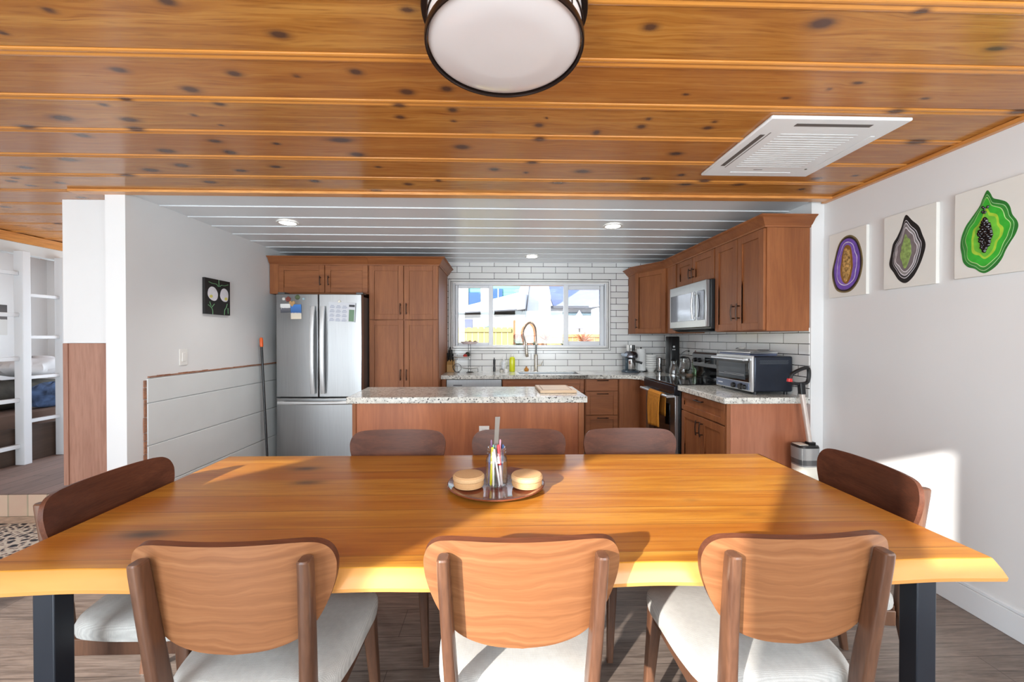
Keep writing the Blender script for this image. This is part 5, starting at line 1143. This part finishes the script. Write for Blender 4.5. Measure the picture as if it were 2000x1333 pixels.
# ------------------------------------------------------------------ living-room side: bunk bed, bedding, rug
bk_ = thing('bunk_bed', 'white built-in bunk bed frame with ladder rungs in the next room', 'bunk bed', (-4.4, 4.0, 0.17))
BX = -4.40
obj('top_beam', MB().box(BX-0.09, BX+0.0, 3.2, BY-0.005, 2.10, 2.20), PANEL, bk_, 0.003)
for y in (3.42, 3.795, 4.13, 4.55): obj('post', MB().box(BX-0.005, BX+0.075, y, y+0.065, 0.17, 2.12), WHITE2, bk_, 0.004)
for z in (0.36, 0.78, 1.155, 1.553, 1.93): obj('rung', MB().box(BX+0.0, BX+0.045, 3.486, 3.794, z-0.035, z), WHITE2, bk_, 0.003)
for z in (0.57, 0.975, 1.35, 1.74): obj('rung', MB().box(BX+0.0, BX+0.045, 3.861, 4.129, z-0.03, z), WHITE2, bk_, 0.003)
obj('bed_side_panel', MB().box(BX-0.06, BX-0.02, 3.2, BY-0.005, 0.172, 0.50), wood('dark_brown_bed_panel', c(84, 66, 54), c(66, 52, 44), 'y', 1, .6), bk_, 0.002)
obj('bed_base', MB().box(-5.58, BX-0.06, 3.2, BY-0.005, 0.172, 0.48), WHITE, bk_)
tag(obj('mattress', MB().loft([((-5.03, 4.18, 0.482), .53, .96, .08), ((-5.03, 4.18, 0.61), .53, .96, .08), ((-5.03, 4.18, 0.625), .51, .94, .08)]), flat('mattress_brown_cover', c(96, 74, 62), .9), None, 0, True), 'brown covered mattress of the lower bunk', 'mattress')
def lump(name, label, cat, c0, r, mat, seed):
    r2 = np.random.default_rng(seed); n, m = 24, 14; rs = []
    ph = r2.uniform(0, 6, 6)
    for j in range(m+1):
        t = PI*j/m; ring = []
        for i in range(n):
            a = 2*PI*i/n; w = 1+0.10*math.sin(3*a+ph[0]+2*t)+0.07*math.sin(7*a+ph[1]-3*t)+0.04*math.sin(13*a+ph[2])
            ring.append((c0[0]+r[0]*abs(math.sin(t))**0.6*math.cos(a)*w, c0[1]+r[1]*abs(math.sin(t))**0.6*math.sin(a)*w, c0[2]+r[2]*(1-math.cos(t))*(1+0.06*math.sin(5*a+ph[3]))))
        rs.append(ring)
    return tag(obj(name, MB().rings(rs), mat, None, 0, True), label, cat)
lump('pillow', 'pale grey pillow on the lower bunk, at its right end', 'pillow', (-4.88, 4.36, 0.93), (.20, .30, .10), flat('grey_pillowcase', c(198, 196, 196), .9), 2)
lump('pillow', 'white pillow on the lower bunk behind the ladder', 'pillow', (-5.0, 3.66, 0.93), (.22, .26, .10), flat('white_pillowcase', c(222, 222, 222), .9), 3)
lump('blanket', 'dark olive bundled blanket on the lower bunk under the pillows', 'blanket', (-4.90, 4.02, 0.628), (.20, .66, .135), flat('dark_olive_wool', c(58, 54, 46), .95, var=.3, scale=14), 4)
lump('blanket', 'navy blue and white crumpled quilt hanging at the lower bunk edge', 'blanket', (-4.585, 4.28, 0.628), (.085, .24, .12), flat('navy_white_quilt', c(60, 78, 108), .95, var=.9, scale=10), 5)
tag(obj('wall_photo', MB().box(-5.5998, -5.590, 4.66, 4.755, 1.36, 1.70), photo_mat('dark_grey_poster', [(0, c(206, 204, 200)), (0.5, c(206, 204, 200)), (0.52, c(90, 84, 84)), (1, c(66, 62, 62))])), 'small dark poster on the far wall behind the ladder', 'poster')
tag(obj('area_rug', MB().box(-5.3, -2.72, 1.75, 2.965, 0.0005, 0.010), RUG, None, 0.003), 'black and cream patterned rug on the floor at the far left', 'rug')
tag(obj('floor_runner', MB().box(-5.3, -2.72, 2.975, 3.085, 0.0005, 0.006), flat('beige_runner', c(196, 178, 160), .9, var=.2, scale=20)), 'narrow beige mat strip along the foot of the brick step', 'mat')
# ------------------------------------------------------------------ outside the kitchen window
GRD = flat('dry_ground', c(150, 130, 100), .9, var=.1, scale=.5)
struct('ground_outside', MB().box(-16, 20, BY+0.2, 60, -0.2, -0.1), GRD)
FN1 = wood('pale_fence_boards', c(176, 160, 104), c(164, 146, 92), 'z', .5, .8); FN2 = wood('orange_fence_boards', c(186, 116, 78), c(160, 92, 60), 'z', .5, .8)
FN3 = wood('pale_orange_boards', c(196, 150, 104), c(176, 128, 84), 'z', .5, .8)
def fence(name, label, x0, x1, y, h, mat, railz, pitch=0.14):
    t_ = thing(name, label, 'fence', ((x0+x1)/2, y, -0.1)); b = MB(); x = x0
    while x < x1:
        hh = h+random.uniform(-.012, .012)
        b.prism([(x, -0.1), (x+pitch-.008, -0.1), (x+pitch-.008, hh-.03), (x+pitch-.03, hh), (x+.022, hh), (x, hh-.03)], 'y', y, y+.018); x += pitch
    obj('boards', b, mat, t_); 
    for z in railz: obj('rail', MB().box(x0, x1, y-.04, y-.001, z-.04, z+.04), mat, t_, 0.003)
fence('wooden_fence', 'pale yellow wooden fence outside, left part of the window', -3.6, 0.26, 9.6, 1.58, FN1, (1.50,))
fence('wooden_fence', 'orange wooden fence outside in the middle of the window', 0.32, 0.98, 10.0, 1.78, FN2, (1.42,))
fence('wooden_fence', 'low pale fence outside, right part of the window', 1.00, 6.4, 10.2, 1.42, FN3, (1.38,))
HW = flat('white_siding', c(206, 208, 212), .7, var=.02); TEAL = M('teal_siding', .7); tv = TEAL.node('ShaderNodeSeparateXYZ', None, Vector=TEAL.coord('World')).outputs['Z']
TEAL.color(TEAL.mix(TEAL.math('GREATER_THAN', TEAL.math('FRACT', TEAL.math('MULTIPLY', tv, 5.5)), .85), c(104, 158, 156), c(76, 122, 126)))
BLUE = flat('blue_window_glass', c(50, 84, 130), .4); ROOFL = flat('pale_lavender_roof', c(136, 140, 172), .7, var=.05, scale=3); GUT = flat('grey_gutter', c(84, 86, 94), .6); ROOFW = flat('white_roof', c(196, 198, 206), .6)
ha = thing('house', 'white bungalow with low roof seen through the left window pane', 'house', (-1.2, 17, -0.1))
obj('walls', MB().box(-4, 0.98, 16, 20, -0.1, 2.24), HW, ha)
obj('roof', MB().prism([(-4.4, 2.12), (0.70, 2.42), (0.98, 2.46), (0.98, 3.15), (-1.2, 2.60), (-4.4, 2.24)], 'y', 15.7, 19.5), ROOFW, ha, 0.01)
obj('eave_gutter', MB().prism([(-4.4, 2.10), (0.65, 2.395), (0.65, 2.44), (-4.4, 2.15)], 'y', 15.62, 15.69), GUT, ha)
obj('window', MB().box(-0.62, -0.37, 15.97, 15.999, 1.52, 1.90), flat('grey_green_glass', c(90, 116, 116), .2), ha)
obj('door_shade', MB().box(-1.42, -1.10, 15.97, 15.999, 1.50, 2.06), flat('blue_grey_shade', c(104, 110, 150), .6), ha)
hb = thing('house', 'teal-sided two-storey house behind the white bungalow', 'house', (-0.6, 22, -0.1))
obj('walls', MB().box(-5, 1.3, 22, 26, -0.1, 6.0), TEAL.m, hb)
obj('white_trim', MB().box(-1.05, -0.50, 21.9, 21.999, 2.6, 6).box(-5, -1.72, 21.9, 21.999, 2.6, 6), HW, hb)
obj('window', MB().box(-1.70, -1.07, 21.93, 21.999, 2.7, 3.78), BLUE, hb); obj('window', MB().box(-0.48, 0.12, 21.93, 21.999, 2.8, 3.98), BLUE, hb); obj('mullion', MB().box(-0.14, -0.08, 21.90, 21.929, 2.8, 3.98), HW, hb)
hc = thing('house', 'white gabled house with pale roof in the right of the window', 'house', (4, 19, -0.1))
obj('walls', MB().box(1.02, 9, 17, 21.8, -0.1, 2.62), HW, hc)
obj('gable_wing', MB().prism([(1.02, -0.1), (2.05, -0.1), (2.05, 3.0), (1.75, 4.6), (1.30, 4.6), (1.02, 3.9)], 'y', 16.4, 21.8), HW, hc)
obj('corner_downpipe', MB().cyl((1.02, 16.36, 2.15), (1.20, 16.36, 3.60), .022, n=8), GUT, hc)
obj('roof', MB().prism([(16.7, 2.66), (21.8, 4.9), (21.8, 4.8), (16.7, 2.56)], 'x', 2.2, 9.2), ROOFL, hc)
obj('gutter', MB().box(2.05, 5.0, 16.55, 16.69, 2.54, 2.64), GUT, hc)
obj('strip_window', MB().box(1.95, 4.0, 16.96, 16.999, 2.28, 2.40), flat('grey_blue_glass', c(96, 118, 130), .3), hc)
he = thing('garden_shed', 'plain white shed at the right of the window view', 'shed', (4.7, 14.5, -0.1))
obj('walls', MB().box(3.62, 6.5, 14.5, 16, -0.1, 2.45), HW, he)
obj('roof', MB().prism([(14.4, 2.45), (14.4, 2.50), (16.1, 2.62), (16.1, 2.55)], 'x', 3.55, 6.6), ROOFW, he)
pu = thing('patio_umbrella', 'folded lavender patio umbrella above the low fence', 'umbrella', (2.35, 12.0, -0.1))
obj('canopy', MB().lathe((2.36, 12.0, 1.60), [(0.34, 0), (0.20, 0.25), (0.06, 0.46), (0.0, 0.55)], 12), flat('lavender_cloth', c(190, 184, 214), .8), pu, 0, True); obj('pole', MB().cyl((2.36, 12.0, -0.1), (2.36, 12.0, 1.62), .025, n=10), HW, pu)
PLG = flat('grey_green_leaf', c(74, 80, 56), .7, var=.2); PLO = flat('dry_orange_leaf', c(150, 84, 50), .7, var=.2)
for k, (x, y, h, s_, mm, lab) in enumerate(((0.36, 8.2, 1.38, .24, PLG, 'grey-green spiky shrub at the foot of the orange fence, left'), (0.92, 8.2, 1.50, .30, PLO, 'dry orange-brown shrub behind the faucet'), (1.30, 8.2, 1.38, .20, PLG, 'grey-green shrub right of the faucet'), (1.72, 8.3, 1.46, .34, PLO, 'spreading orange shrub at the right of the middle pane'), (0.72, 8.4, 1.36, .20, PLG, 'small dark green shrub just left of the faucet'))):
    sh = thing('yucca_shrub', lab, 'shrub', (x, y, -0.1)); b = MB()
    obj('stem', MB().cyl((x, y, -0.1), (x, y, h-.22), .035, .025, n=8), flat('shrub_bark', c(120, 100, 80), .9), sh, 0, True)
    for q in range(34):
        a = random.uniform(0, 2*PI); e_ = random.uniform(0.1, 1.45); L_ = random.uniform(.6, 1)*s_
        b.tube([(x, y, h-.22), (x+math.cos(a)*math.cos(e_)*L_*.6, y+math.sin(a)*math.cos(e_)*L_*.6, h-.22+math.sin(e_)*L_*.6), (x+math.cos(a)*math.cos(e_)*L_, y+math.sin(a)*math.cos(e_)*L_, h-.22+math.sin(e_)*L_*.95)], [.010, .008, .001], 4)
    obj('leaves', b, mm, sh)
